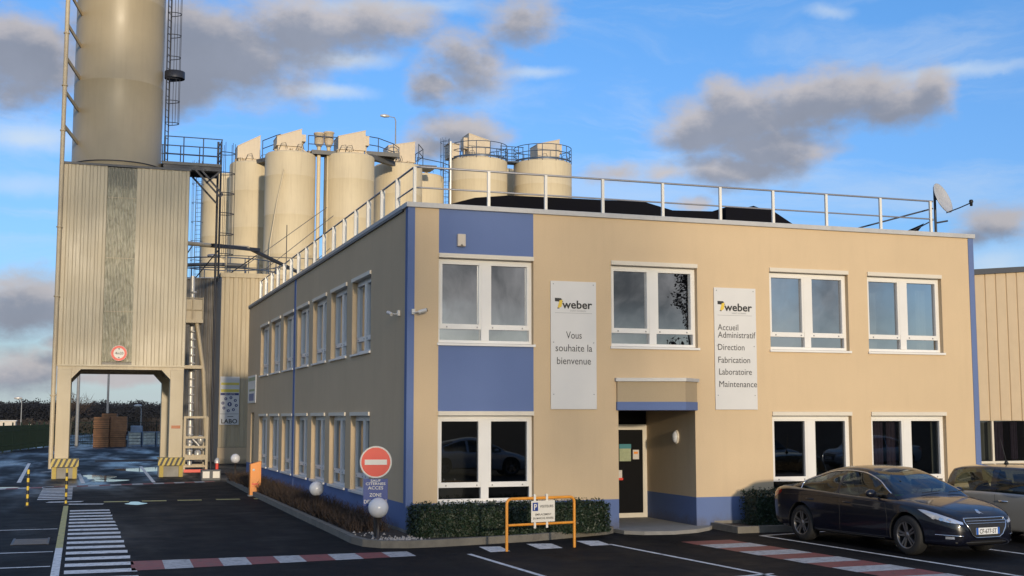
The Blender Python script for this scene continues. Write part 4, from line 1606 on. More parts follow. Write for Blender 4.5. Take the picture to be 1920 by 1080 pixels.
def leg_guard(label, x, y, w, d):
    t = thing('leg_guard', label, 'impact guard', (x, y, 0))
    p = MB()
    p.box(-.04, w + .04, -.08, 0.0, .44, .74)
    p.build('chevron_board', 'hazard', t)
    p = MB()
    p.box(-.04, w + .04, 0.001, d, .70, .735)
    p.build('top_plate', 'guard_yellow', t)
    for a in (0.02, w - .17):
        p = MB()
        p.box(a, a + .15, .0, .15, 0, .439)
        p.build('post', 'guard_yellow', t)
    p = MB()
    p.box(.0, w, .16, d, 0, .70)
    p.build('concrete_core', 'concrete', t)
    return t


leg_guard('black and yellow impact guard round the left front leg of the tower', -6.88, 26.75, .92, 1.0)
leg_guard('black and yellow impact guard round the right front leg of the tower', -2.98, 27.0, .92, .9)
tag_ = MB()
tag_.box(-2.53, -2.18, 27.488, 27.497, 1.86, 1.98)
tag(tag_.build('warning_plate', 'amber'), 'small orange warning plate on the right front leg of the tower', 'warning plate')

# stair and conveyor steelwork right of the tower
stp = thing('stair_tower', 'sand coloured steel stair with caged conveyor tubes between tower and cladding', 'stair', (-1.3, 31.2, 0))


def sl(mb):
    mb.v = [(x + 1.3, y - 31.2, z) for x, y, z in mb.v]
    return mb


p = MB()
for x in (-1.74, -.82):
    for y in (31.0, 32.2):
        p.box(x - .05, x + .05, y - .05, y + .05, 0, 2.3)
for z0 in (.25, .62, 1.05, 1.45, 2.3):
    for y in (31.0, 32.2):
        p.beam((-1.69, y, z0), (-.87, y, z0), .05, .09 if z0 != .62 else .2)
for z0 in (.62, 2.3):
    for x in (-1.74, -.82):
        p.beam((x, 31.05, z0), (x, 32.15, z0), .05, .09)
sl(p).build('frame', 'tan_steel', stp)
p = MB()
p.path([(-.86, 31.1, 1.5), (-1.02, 31.1, 4.2), (-1.35, 31.1, 6.35)], .09, 8)
p.path([(-.80, 31.7, 2.0), (-.98, 31.7, 4.4), (-1.35, 31.7, 6.35)], .06, 8)
sl(p).build('stringer', 'tan_steel', stp)
for z0 in (4.35, 6.3):
    p = MB()
    p.box(-2.05, -1.1, 30.9, 32.2, z0, z0 + .14)
    if z0 > 5:
        p.box(-2.0, -1.15, 30.95, 30.99, 6.441, 7.3)
    sl(p).build('landing', 'tan_steel', stp)
p = MB()
for z0 in (6.85, 7.35):
    p.tube((-2.0, 30.92, z0), (-1.12, 30.92, z0), .022, 6)
for x in (-1.12, -1.55):
    p.tube((x, 30.92, 6.4), (x, 30.92, 7.4), .025, 6)
sl(p).build('handrail', 'tan_steel', stp)
p = MB()
p.tube((-1.45, 31.7, .2), (-1.5, 31.9, 8.4), .10, 10)
for k in range(22):
    p.lathe([(.10, 0), (.125, .02), (.125, .05), (.10, .07)], 10, c=(-1.45, 31.7, .5 + k * .34))
sl(p).build('conveyor_tube', 'galv', stp)
p = MB()
p.lathe([(0, -.22), (.10, -.22), (.13, -.1), (.13, .08), (.05, .14), (0, .14)], 14, c=(-1.05, 31.3, 1.4))
sl(p).build('valve', 'galv', stp)
p = MB()
p.lathe([(0, -.22), (.10, -.22), (.13, -.1), (.13, .08), (.05, .14), (0, .14)], 14, c=(-1.15, 31.4, .78))
p.path([(-1.5, 31.3, 1.5), (-1.2, 31.2, 1.2), (-1.0, 31.2, .95)], .04, 8)
sl(p).build('valve', 'galv', stp)
p = MB()
p.box(-1.75, -.8, 30.8, 30.95, .0, .12)
sl(p).build('red_step', 'red', stp)

# ------------------------------------------------------------------ clad annex, round tank, pipes
ax = thing('clad_annex', 'flat-roofed annex clad in sand sheet behind the far end of the office', 'annex', (.62, 40.5, 0))


def al_(mb):
    mb.v = [(x - .62, y - 40.5, z) for x, y, z in mb.v]
    return mb


p = MB()
p.box(.66, 9, 40.54, 47, .0, 9.5)
al_(p).build('core', 'clad_grey', ax)
p = MB()
p.ribbed((.62, 40.5), (9, 40.5), .82, 9.42, .42, .05, .6)
al_(p).build('front_cladding', 'clad_annex', ax, fix=False)
p = MB()
p.box(.60, 9, 40.47, 40.53, 0, .80)
al_(p).build('base_wall', 'tan', ax)
p = MB()
p.box(.55, 9.05, 40.40, 47.05, 9.501, 9.58, 0)
p.box(.55, 9.05, 40.40, 40.46, 9.35, 9.50, 0)
al_(p).build('roof_edge', 'clad_annex', ax)

tk = thing('round_tank', 'round tank clad in weathered grey sheet between the tower and the annex', 'tank', (1.35, 46.6, 0))
p = MB()
RT = 3.05
n = 96
vs, fs = [], []
for i in range(n + 1):
    a = 2 * math.pi * i / n
    for dr_a, rr in ((0, RT), (.012, RT + .05), (.036, RT + .05), (.048, RT)):
        vs += [(rr * math.cos(a + dr_a), rr * math.sin(a + dr_a), 0), (rr * math.cos(a + dr_a), rr * math.sin(a + dr_a), 9.65)]
m_ = len(vs) // 2
for i in range(m_ - 1):
    fs.append((2 * i, 2 * i + 2, 2 * i + 3, 2 * i + 1))
p.add(vs, fs)
p.build('shell', 'clad_grey', tk, fix=False)
p = MB()
p.lathe([(0, 9.75), (RT + .12, 9.66), (RT + .12, 9.60), (0, 9.58)], 60)
p.build('roof', 'galv', tk)
p = MB()
for hz in (10.2, 10.75):
    p.path([(RT * math.cos(a), RT * math.sin(a), hz) for a in [R(k * 7.5) for k in range(48)]], .03, 6, closed=True)
for k in range(24):
    a = R(k * 15)
    p.tube((RT * math.cos(a), RT * math.sin(a), 9.6), (RT * math.cos(a), RT * math.sin(a), 10.78), .028, 6)
p.build('handrail', 'blue_steel', tk)
p = MB()
p.path([(RT * 1.02 * math.cos(a), RT * 1.02 * math.sin(a), 10.35) for a in [R(k) for k in range(178, 292, 6)]], .10, 8)
p.build('curved_duct', 'grate', tk)

pc = thing('pipe_conveyor', 'inclined tube conveyor running from the tower across to the tall cream silos', 'conveyor', (-1.8, 33.5, 10.1))
p = MB()
pts = [(-2.0, 33.4, 10.05), (-.02, 36.0, 10.31), (1.58, 38.0, 10.56)]
p.path([(a + 1.8, b - 33.5, c - 10.1) for a, b, c in pts], .10, 8)
p.build('feed_tube', 'tan_steel', pc)
p = MB()
p.beam((1.4, 1.8, .15), (4.0, 5.4, .5), .22, .16)
p.beam((3.6, 5.0, .46), (6.6, 8.6, -.2), .16, .13)
p.build('trough', 'dark_steel', pc)
for a, c in (((.5, .8, .05), (-.2, .5, -1.1)), ((1.9, 2.8, .2), (1.0, 5.6, -1.0)), ((4.0, 6.0, .3), (2.6, 7.2, -.7)), ((0.2, .5, 0), (.2, .5, -2.2))):
    p = MB()
    p.tube(a, c, .028, 6)
    p.build('stay', 'dark_steel', pc)
sl2 = thing('street_lamp', 'small swan-neck lamp standing on the annex roof corner', 'street lamp', (.86, 40.9, 9.58))
p = MB()
p.path([(0, 0, 0), (0, 0, .55), (-.12, 0, .78), (-.35, 0, .86)], .035, 8)
p.tube((0, 0, .5), (0, 0, 2.0), .045, 8)
p.build('pole', 'tan_steel', sl2)
p = MB()
p.lathe([(0, -.34), (.07, -.3), (.11, 0), (.07, .3), (0, .34)], 12, c=(-.62, 0, .88), axis='x')
hd = p.build('lamp_head', 'rail_dark', sl2)
p = MB()
for hz in (.35, .95):
    p.tube((0, .2, hz), (5.6, .2, hz), .022, 6)
for k in range(6):
    p.tube((k * 1.1, .2, 0), (k * 1.1, .2, .97), .022, 6)
t_ = thing('annex_handrail', 'thin tube handrail along the annex roof edge below the silos', 'handrail', (.9, 40.75, 9.58))
p.build('rail', 'grate', t_)


# ------------------------------------------------------------------ tall cream silos
def silo(label, x, y, r, h, group='tall cream silos'):
    t = thing('storage_silo', label, 'silo', (x, y, 0), 0, group)
    p = MB()
    prof = [(r, 0)]
    z0 = 2.4
    while z0 < h - 1:
        prof += [(r, z0), (r + .004, z0 + .01), (r + .004, z0 + .03), (r, z0 + .04)]
        z0 += 2.4
    prof += [(r, h - .14), (r - .02, h - .06), (r - .10, h), (0, h + .16)]
    p.lathe(prof, 56)
    p.build('shell', 'silo', t)
    return t


def filter_box(t, h, x0, x1, zl, zr, yd, zb, flip=False, hatch=True):
    """sloping-topped filter housing on a short neck, in silo-local coords"""
    p = MB()
    c = (x0 + x1) / 2
    p.prism([(x0, zb), (x1, zb), (x1, zr), (x0, zl)], -yd, yd, 'xz')
    p.prism([(x0 - .02, zl + .002), (x1 + .02, zr + .002), (x1 + .02, zr + .04), (x0 - .02, zl + .04)], -yd - .02, yd + .02, 'xz')
    b = p.build('filter_housing', 'silo_box', t)
    p = MB()
    p.box(x0 + .08, x1 - .08, -yd + .08, yd - .08, h - .05, zb - .06, 0)
    p.box(x0 - .03, x1 + .03, -yd - .03, yd + .03, zb - .059, zb - .001, 0)
    p.build('neck', 'silo_box', b)
    if hatch:
        p = MB()
        s = 1 if zr > zl else -1
        xe = x1 if s > 0 else x0
        p.box(min(xe + s * .002, xe + s * .30), max(xe + s * .002, xe + s * .30), -yd * .6, yd * .4, zb + .35, max(zl, zr) - .25)
        p.path([(xe + s * .15, -yd * .2, zb + .35), (xe + s * .15, -yd * .2, zb - .1), (xe + s * .45, -yd * .2, zb - .3)], .06, 8)
        p.build('fan_box', 'silo_box', b)
    return b


def small_kit(t, h, seed, r):
    """hatches, nozzles and cable loops on a silo roof"""
    rnd = random.Random(seed)
    for k in range(5):
        p = MB()
        a, q = rnd.uniform(3.3, 6.1), rnd.uniform(.45, .85) * r
        x, y = q * math.cos(a), q * math.sin(a)
        s = rnd.uniform(.05, .10)
        p.lathe([(s, h - .1), (s, h + .18), (s * 1.3, h + .19), (s * 1.3, h + .24), (0, h + .25)], 10, c=(x, y, 0))
        p.build('roof_nozzle', 'silo_box', t)
    for k in range(2):
        p = MB()
        x = rnd.uniform(-.6, .6) * r
        p.path([(x, -r * .7, h + .05), (x + .15, -r * .72, h + .45), (x + .4, -r * .74, h + .5), (x + .5, -r * .76, h + .15)], .02, 5)
        p.build('cable_loop', 'dark_steel', t)


def ring_rail(t, h, r, a0=0, a1=360, material='blue_steel', low=True):
    p = MB()
    n = max(6, int((a1 - a0) / 10))
    for hz in ((h + .08, h + .62, h + 1.12) if low else (h + .62, h + 1.12)):
        p.path([(r * math.cos(R(a0 + (a1 - a0) * k / n)), r * math.sin(R(a0 + (a1 - a0) * k / n)), hz) for k in range(n + 1)], .028, 5)
    if low:
        p.lathe([(r + .02, h + .01), (r + .02, h + .15)], n, a0=R(a0), a1=R(a1))
    m = max(3, int((a1 - a0) / 26))
    for k in range(m + 1):
        a = R(a0 + (a1 - a0) * k / m)
        p.tube((r * math.cos(a), r * math.sin(a), h - .1), (r * math.cos(a), r * math.sin(a), h + 1.13), .03, 5)
    p.build('handrail', material, t)


s0 = silo('grey-shaded cream silo partly hidden at the far left of the silo row', 2.95, 62.5, 1.5, 18.7)
p = MB()
caged_ladder(p, -1.75, -.2, 3, 19.6, 5.0, direc=(-.6, -.8), ring=1.3)
p.build('caged_ladder', 'blue_steel', s0)
s1 = silo('cream silo with a left-sloping housing behind the second one of the row', 4.25, 58, 1.5, 18.75)
filter_box(s1, 18.75, -1.1, .35, 19.75, 20.55, .75, 19.05, hatch=False)
small_kit(s1, 18.75, 3, 1.5)
s2 = silo('broad cream silo at the front left of the row with a right-rising housing', 5.75, 52, 1.53, 18.30)
filter_box(s2, 18.30, -.95, .55, 19.22, 19.78, .75, 18.75)
small_kit(s2, 18.3, 5, 1.5)
s3 = silo('broad cream silo in the middle of the row right of two thin pipes', 9.40, 52, 1.56, 18.42)
filter_box(s3, 18.42, -.85, .85, 19.50, 19.98, .75, 18.78)
small_kit(s3, 18.42, 8, 1.5)
s4 = silo('cream silo at the right of the row with a coiled hose on its housing', 13.5, 56, 1.6, 18.85)
filter_box(s4, 18.85, -.85, .95, 20.05, 20.42, .75, 19.1, hatch=False)
small_kit(s4, 18.85, 9, 1.5)
p = MB()
p.path([(-.55 + .42 * math.cos(R(a)), -.80, 19.55 + .45 * math.sin(R(a))) for a in range(-60, 200, 20)], .035, 6)
p.build('hose', 'rail_dark', s4)
s5 = silo('lower cream silo just above the corner of the office roof', 16.55, 62, 1.75, 19.45)
small_kit(s5, 19.45, 10, 1.6)
p = MB()
p.box(-.9, -.1, -.5, .3, 19.5, 20.1)
p.build('filter_housing', 'silo_box', s5)

for lab, x, y in (('small round hopper on the silo walkway, left one of two', 7.42, 51.6), ('small round hopper on the silo walkway, right one of two', 8.02, 51.6)):
    t = thing('small_hopper', lab, 'hopper', (x, y, 0), 0, 'small hoppers between the silos')
    p = MB()
    dz = .1 if x > 7.6 else 0
    p.lathe([(0, 19.72 + dz), (.33, 19.70 + dz), (.34, 19.62 + dz), (.29, 19.6 + dz), (.29, 19.05 + dz), (.09, 18.75), (.085, 18.6)], 24)
    p.build('vessel', 'silo_box', t)
    p = MB()
    p.tube((-.02, -.1, 8), (-.02, -.1, 18.8), .12, 10)
    p.build('down_pipe', 'silo', t)

wk = thing('silo_walkway', 'dark steel walkway and handrails linking the tops of the cream silos', 'walkway', (8, 53, 18.5))


def wl_(mb):
    mb.v = [(x - 8, y - 53, z - 18.5) for x, y, z in mb.v]
    return mb


for (x0, x1, y0, y1, z0) in ((6.9, 8.4, 51.2, 52.6, 18.42), (10.5, 12.6, 52.0, 54.5, 18.75), (4.7, 6.0, 54.2, 56.6, 18.72), (15.0, 16.6, 57.6, 59.4, 19.3)):
    p = MB()
    p.box(x0, x1, y0, y1, z0, z0 + .10)
    p.box(x0, x1, y0 - .04, y0 - .001, z0 - .12, z0 + .13)
    wl_(p).build('deck', 'grate', wk)
p = MB()
p.beam((10.6, 51.6, 18.45), (12.6, 53.6, 18.5), .3, .3)
wl_(p).build('girder', 'grate', wk)
p = MB()
p.beam((5.9, 53.2, 18.62), (4.4, 56.6, 18.68), .3, .25)
wl_(p).build('girder', 'grate', wk)
for pts in ([(6.7, 51.2), (8.5, 51.2)], [(10.3, 51.9), (11.3, 52.3), (12.6, 53.6), (13.2, 54.6)], [(4.5, 55.4), (5.1, 53.6), (5.3, 53.2)], [(14.6, 54.9), (15.3, 56.4), (15.2, 58)], [(15.6, 59), (17.8, 60.2), (18.5, 61)]):
    p = MB()
    for hz in (19.1, 19.62):
        p.path([(x, y, hz + (.6 if x > 14 else .2 if x < 6 or x > 10 else -.2)) for x, y in pts], .03, 5)
    for x, y in pts:
        b = (.6 if x > 14 else .2 if x < 6 or x > 10 else -.2)
        p.tube((x, y, 18.45 + b), (x, y, 19.64 + b), .03, 5)
    wl_(p).build('handrail', 'blue_steel', wk)

s6 = silo('cream silo with blue rails and a left-rising housing above the office roof', 20.95, 62, 2.14, 20.85, 'blue-railed cream silos')
filter_box(s6, 20.85, -.95, .65, 22.72, 22.28, .8, 21.3)
small_kit(s6, 20.85, 13, 2.1)
ring_rail(s6, 20.85, 2.12)
p = MB()
caged_ladder(p, -2.5, -.3, 10, 22.3, 12, direc=(-.7, -.7), ring=1.0)
p.build('caged_ladder', 'blue_steel', s6)
p = MB()
p.tube((-2.35, -.9, 8), (-2.35, -.9, 22.0), .10, 8)
p.build('duct', 'galv', s6)
p = MB()
p.box(-2.4, -1.6, -.6, .5, 20.9, 21.9)
p.box(-2.45, -1.55, -.65, .55, 21.901, 21.96)
p.build('control_box', 'silo_box', s6)
s7 = silo('rightmost cream silo with blue rails and a right-rising housing', 25.98, 62, 2.16, 21.0, 'blue-railed cream silos')
filter_box(s7, 21.0, -.7, 1.05, 22.3, 22.78, .8, 21.45)
small_kit(s7, 21.0, 15, 2.1)
ring_rail(s7, 21.0, 2.14)
s8 = silo('shaded silo glimpsed between the two blue-railed silos', 24.2, 67, 2.0, 21.2, 'blue-railed cream silos')
wk2 = thing('silo_walkway', 'short blue railed bridge between the two blue-railed silos', 'walkway', (23.4, 62, 20.9))
p = MB()
p.box(-.8, .8, -.5, .5, 0, .10)
p.build('deck', 'blue_steel', wk2)
p = MB()
for y in (-.5, .5):
    for hz in (.2, .65, 1.15):
        p.tube((-.9, y, hz), (.9, y, hz), .028, 5)
    for x in (-.85, 0, .85):
        p.tube((x, y, 0), (x, y, 1.15), .03, 5)
p.build('handrail', 'blue_steel', wk2)


def street_lamp(label, x, y, h, arm, r=.07, group=None):
    t = thing('street_lamp', label, 'street lamp', (x, y, 0), 0, group)
    p = MB()
    pts = [(0, 0, 0), (0, 0, h - .5), (-.08 * abs(arm) / max(arm, .01) if arm else 0, 0, h - .1)]
    p.path([(0, 0, 0), (0, 0, h - .3), (-.10 * (1 if arm > 0 else -1), 0, h - .05), (-arm * .6, 0, h)], [r * 1.3, r * .8, r * .6, r * .5], 8)
    p.build('pole', 'pole_grey', t)
    p = MB()
    p.lathe([(0, -.42), (.08, -.36), (.15, -.05), (.10, .3), (0, .36)], 12, c=(-arm, 0, h + .03), axis='x')
    hd = p.build('lamp_head', 'galv', t)
    return t


street_lamp('street lamp rising above the right end of the silo row', 16.7, 70, 25.7, .85, .06)

# ------------------------------------------------------------------ hall at the right
hl = thing('factory_hall', 'beige ribbed factory hall with a low dark roof edge at the right', 'hall', (15.2, 3.0, 0))
p = MB()
zr = lambda x: 5.98 + (x - 15.87) * .085
x0, x1 = 14.2, 34.0
p.prism([(x0, 2.28), (x1, 2.28), (x1, zr(x1)), (x0, zr(x0))], 3.05, 22, 'xz')
p.box(x0, x1, 3.05, 22, 0, 1.15)
for a in (x0, 17.42, 20.4, 23.4, 26.4, 29.4, 32.4):
    p.box(a, a + .12 if a > x0 else 15.2, 3.05, 4.2, 1.15, 2.28)
p.box(x0, x1, 6.0, 6.2, 1.15, 2.28)
p.v = [(a - 15.2, b - 3, c) for a, b, c in p.v]
p.build('wall', 'clad_hall', hl)
p = MB()
line = []
pit = .338
k = x0
vs, fs = [], []
while k < x1:
    for a, h in ((0, .0), (pit * .84, .0), (pit * .87, -.035), (pit * .97, -.035)):
        x = k + a
        vs += [(x, 3.0 - h * 0 + (0.03 if h else 0), 2.22), (x, 3.0 + (0.03 if h else 0), zr(x))]
    k += pit
for i in range(len(vs) // 2 - 1):
    fs.append((2 * i, 2 * i + 2, 2 * i + 3, 2 * i + 1))
p.add([(a - 15.2, b - 3, c) for a, b, c in vs], fs)
p.build('cladding', 'clad_hall', hl, fix=False)
p = MB()
p.prism([(x0, zr(x0)), (x1, zr(x1)), (x1, zr(x1) + .14), (x0, zr(x0) + .14)], 2.93, 22, 'xz')
p.v = [(a - 15.2, b - 3, c) for a, b, c in p.v]
p.build('roof_edge', 'dark_trim', hl)
for a in (15.2, 17.54, 20.52):
    p = MB()
    b = 17.42 if a < 16 else a + 2.86
    p.box(a, b, 3.04, 3.12, 2.21, 2.28)
    p.box(a, b, 2.98, 3.14, 1.12, 1.18)
    for q in (a, (a + b) / 2 - .03, b - .05):
        p.box(q, q + .06, 3.041, 3.12, 1.18, 2.21)
    p.v = [(x - 15.2, y - 3, z) for x, y, z in p.v]
    w = p.build('window', 'shutter_alu', hl)
    p = MB()
    p.quad((a - 15.2, .09, 1.18), (b - 15.2, .09, 1.18), (b - 15.2, .09, 2.21), (a - 15.2, .09, 2.21))
    p.build('pane', 'glass_dark', w, fix=False)
for a, b, mm in ((15.9, 16.12, 'curtain'), (16.14, 16.50, 'curtain_cream'), (16.55, 16.85, 'curtain'), (17.1, 17.3, 'curtain'), (17.6, 18.2, 'curtain')):
    c = curtain(a - 15.2, b - 15.2, 1.2, 2.2, .32, mm, hl, 3)

# ------------------------------------------------------------------ yard behind the tower
def tower_stack(label, x, y, cols):
    t = thing('pallet_stack', label, 'pallet stack', (x, y, 0), R(-6), 'stacks of brown pallets')
    rnd = random.Random(int(x * 10))
    p = MB()
    z0 = 0
    for k in range(cols):
        dx, dy = rnd.uniform(-.02, .02), rnd.uniform(-.02, .02)
        p.box(-.58 + dx, .58 + dx, -.5 + dy, .5 + dy, z0, z0 + (.118 if k % 5 != 4 else .085))
        p.box(-.54 + dx, .54 + dx, -.46 + dy, .46 + dy, z0 + (.1181 if k % 5 != 4 else .0851), z0 + .1459, 1)
        z0 += .146
    return p.build('boards', ['pallet', 'twig'], t)


tower_stack('tall stack of brown pallets at the left under the tower', -4.25, 80, 16)
tower_stack('brown pallets stacked in two blocks right of the tallest stack', -2.98, 80.2, 8)
tower_stack('low brown board stack farther right behind the wrapped pallets', .9, 84, 12)
tower_stack('half-height brown stack set back between tall stack and crate', -3.6, 83.5, 18)
t = thing('crate_stack', 'brown timber crate block standing on the lower pallet stack', 'crate', (-2.95, 80.2, 1.17), R(-4))
p = MB()
for k in range(6):
    p.box(-.6, .6, -.5, .5, k * .2, k * .2 + .185)
p.build('boards', 'pallet', t)
for i, (x, lab) in enumerate(((-1.75, 'left'), (-.70, 'middle'), (.35, 'right'))):
    t = thing('wrapped_pallet', 'grey-green wrapped pallet of sacks, %s one of three under the tower' % lab, 'wrapped pallet', (x, 80.4, 0), R(4 * i), 'wrapped pallets in the yard')
    p = MB()
    for k in range(4):
        p.box(-.46, .46, -.45, .45, .15 + k * .24, .15 + k * .24 + .225)
    p.build('sacks', 'wrap', t, bevel=.05)
    p = MB()
    p.box(-.5, .5, -.5, .5, 0, .14)
    p.box(-.5, .5, -.5, .5, 1.115, 1.15)
    p.box(-.51, -.47, -.5, .5, .14, 1.115)
    p.build('blue_sheet', 'blue_wrap', t)
t = thing('wrapped_pallet', 'small pale blue wrapped load behind the wrapped pallets', 'wrapped pallet', (-1.5, 82, 0))
p = MB()
p.box(-.5, .4, -.4, .4, 0, 1.62)
p.build('load', 'blue_wrap', t, bevel=.05)

fn = thing('palisade_fence', 'dark green palisade fence running along the left edge of the yard', 'fence', (-11, 62, 0))
p = MB()
A, B = Vector((-12.4, 55, 0)), Vector((-7.6, 84.5, 0))
L = (B - A).length
d = (B - A) / L
pn = int(L / .14)
for i in range(pn):
    q = A + d * (i * .14) - Vector((-11, 62, 0))
    p.beam(q + Vector((0, 0, .08)), q + Vector((0, 0, 1.75)), .07, .02, up=(d.x, d.y, 0))
p.build('pickets', 'fence_green', fn)
p = MB()
for hz in (.4, 1.4):
    p.beam(A + Vector((11, -62, hz)), B + Vector((11, -62, hz)), .05, .06)
p.build('rail', 'fence_green', fn)
for i in range(12):
    q = A + d * (L * i / 11) - Vector((-11, 62, 0))
    p = MB()
    p.box(q.x - .05, q.x + .05, q.y - .05, q.y + .05, 0, 1.95)
    p.build('post', 'fence_green', fn)
f2 = thing('mesh_fence', 'dark mesh fence crossing behind the pallets under the tower', 'fence', (0, 86, 0))
p = MB()
for i in range(95):
    x = -7.6 + i * .14
    p.beam((x, 0, .05), (x, 0, 1.9), .025, .025)
p.build('mesh', 'fence_green', f2)
p = MB()
for i in range(6):
    p.box(-7.6 + i * 2.6, -7.52 + i * 2.6, -.04, .04, 0, 2.0)
p.build('post', 'fence_green', f2)
for hz in (.15, 1.0, 1.88):
    p = MB()
    p.beam((-7.6, 0, hz), (5.6, 0, hz), .04, .04)
    p.build('rail', 'fence_green', f2)

street_lamp('thick pale lamp pole seen through the tower beside its left leg', -6.1, 85, 12.5, 1.2, .11)
street_lamp('slimmer lamp pole rising behind the pallet stacks', -3.5, 98, 12, -1.2, .09)
street_lamp('slim lamp pole left of the tower above the green fence', -11.2, 105, 4.1, .3, .05)
street_lamp('small double-headed lamp at the far left edge', -15.9, 120, 3.9, .45, .05)
street_lamp('short distant lamp pole near the right leg of the tower', -.2, 105, 3.4, .3, .06)

cb = thing('site_cabin', 'pale flat-roofed site cabin beyond the fence at the left edge', 'cabin', (-13.2, 112, 0))
p = MB()
p.box(-1.6, 1.2, 0, 2.4, 0, 1.9)
p.build('wall', 'white_bld', cb)
p = MB()
p.box(-1.7, 1.3, -.1, 2.5, 1.901, 2.0)
p.build('roof', 'coping', cb)
cb2 = thing('site_cabin', 'tiny pale hut with a chimney beyond the green fence', 'cabin', (-11.6, 128, 0))
p = MB()
p.box(-.75, .75, 0, 1.6, 0, .95)
p.prism([(-.8, .951), (.8, .951), (.7, 1.1), (-.7, 1.1)], -.05, 1.65, 'xz')
p.box(.25, .5, .5, .8, 1.1, 1.5)
p.build('wall', 'white_bld', cb2)

# brown scrub and far wood
def scrub(mb, x0, x1, y0, y1, n, hmin, hmax, seed, size):
    rnd = random.Random(seed)
    for _ in range(n):
        x, y = rnd.uniform(x0, x1), rnd.uniform(y0, y1)
        h = rnd.uniform(hmin, hmax) * (1 + .35 * mnoise.noise(Vector((x * .12, y * .1, seed))))
        for k in range(26):
            a = rnd.uniform(0, 6.28)
            q = Vector((x + rnd.gauss(0, size * .7), y + rnd.gauss(0, size * .7), h * rnd.random() ** .7))
            u = Vector((rnd.gauss(0, 1), rnd.gauss(0, 1), rnd.gauss(0, 1.2))).normalized() * size * rnd.uniform(.2, .5)
            w = u.orthogonal().normalized() * size * rnd.uniform(.1, .28)
            mb.add([q - u, q + w, q + u, q - w], [(0, 1, 2, 3)])


p = MB()
scrub(p, -40, 14, 150, 215, 900, 0.9, 1.9, 5, .8)
tag(p.build('scrub', 'scrub', None, fix=False), 'brown winter scrub beyond the yard fence', 'scrub', kind='stuff')
p = MB()
scrub(p, -60, 60, 395, 440, 3600, 5.9, 7.1, 6, .95)
p.box(-120, 130, 441, 446, 0, 5.8)
tag(p.build('far_wood', 'wood_dark', None, fix=False), 'dark wooded ridge along the horizon at the left', 'wood', kind='stuff')


# ------------------------------------------------------------------ bare trees
def tree(name, label, x, y, h, spread, seed, levels=4, columnar=False, twigs=5, leaves=0, group=None, crown=.1):
    rnd = random.Random(seed)
    t = thing(name, label, 'tree', (x, y, 0), 0, group)
    tr, tg = MB(), MB()
    tips = []

    def grow(p, d, ln, r, lev):
        q = p
        dd = d.copy()
        pts, rs = [p], [r]
        for k in range(3):
            dd = (dd + Vector((rnd.gauss(0, .10), rnd.gauss(0, .10), rnd.gauss(.04, .06)))).normalized()
            q = q + dd * ln / 3
            pts.append(q)
            rs.append(r * (1 - .18 * (k + 1)))
        (tr if lev < 2 else tg).path(pts, rs, 7 if lev == 0 else 4 if lev < 3 else 3)
        if lev >= levels:
            tips.append((q, dd))
            return
        nb = 3 if lev == 0 else rnd.choice((3, 3, 4))
        for k in range(nb):
            f = rnd.uniform(.45, 1.0)
            i = min(2, int(f * 3))
            b = pts[i].lerp(pts[i + 1], f * 3 - i)
            sd = Vector((rnd.gauss(0, 1), rnd.gauss(0, 1), 0)).normalized()
            nd = (dd * (1.5 if columnar else .8) + sd * spread + Vector((0, 0, .25))).normalized()
            grow(b, nd, ln * rnd.uniform(.58, .80), r * .52, lev + 1)
    if columnar:
        pts = [Vector((rnd.gauss(0, .1), rnd.gauss(0, .1), h * k / 7)) for k in range(8)]
        rs = [h * .013 * (1 - k / 8.2) for k in range(8)]
        tr.path(pts, rs, 7)
        for k in range(int(h * 3.2 * (1 - crown * .9))):
            zz = h * (crown + (.98 - crown) * rnd.random())
            sd = Vector((rnd.gauss(0, 1), rnd.gauss(0, 1), 0)).normalized()
            reach = spread * (1 - abs(zz / h - (.45 + crown) / 1.4) * 1.3) * rnd.uniform(.5, 1.0)
            e = Vector((0, 0, zz)) + sd * max(.3, reach) + Vector((0, 0, rnd.uniform(1.2, 2.4)))
            tg.path([Vector((0, 0, zz)), Vector((0, 0, zz)).lerp(e, .5) + Vector((0, 0, -.25)), e], [.05, .03, .01], 3)
            tips.append((e, sd))
            tips.append((Vector((0, 0, zz)).lerp(e, .6), sd))
    else:
        grow(Vector((0, 0, 0)), Vector((0, 0, 1)), h * .36, h * .018, 0)
    for q, dd in tips:
        for k in range(twigs):
            u = (dd + Vector((rnd.gauss(0, .6), rnd.gauss(0, .6), rnd.gauss(.3, .5)))).normalized() * rnd.uniform(.5, 1.4)
            w = u.orthogonal().normalized() * rnd.uniform(.008, .02) * 2
            b = q + Vector((rnd.gauss(0, .25), rnd.gauss(0, .25), rnd.gauss(0, .25)))
            tg.add([b - w, b + w, b + u], [(0, 1, 2)])
            for m in range(leaves):
                c = b + u * rnd.random() + Vector((rnd.gauss(0, .15), rnd.gauss(0, .15), rnd.gauss(0, .15)))
                a = Vector((rnd.gauss(0, 1), rnd.gauss(0, 1), rnd.gauss(0, 1))).normalized() * .12
                e = a.orthogonal().normalized() * .09
                tg.add([c - a, c + e, c + a, c - e], [(0, 1, 2, 3)])
    tr.build('trunk', 'bark', t)
    tg.build('crown', 'twig', t, fix=False)
    return t


tree('bare_tree', 'bare pale tree standing in the scrub behind the tower opening', -7.0, 150, 7.0, .9, 31, 4, twigs=3)
for i, (x, y, h, s, n, cs) in enumerate(POPLARS):
    tree('poplar_tree', PLAB[i], x, y, h, s, 40 + i, columnar=True, twigs=9, leaves=n, crown=cs, group='poplars across the car park')


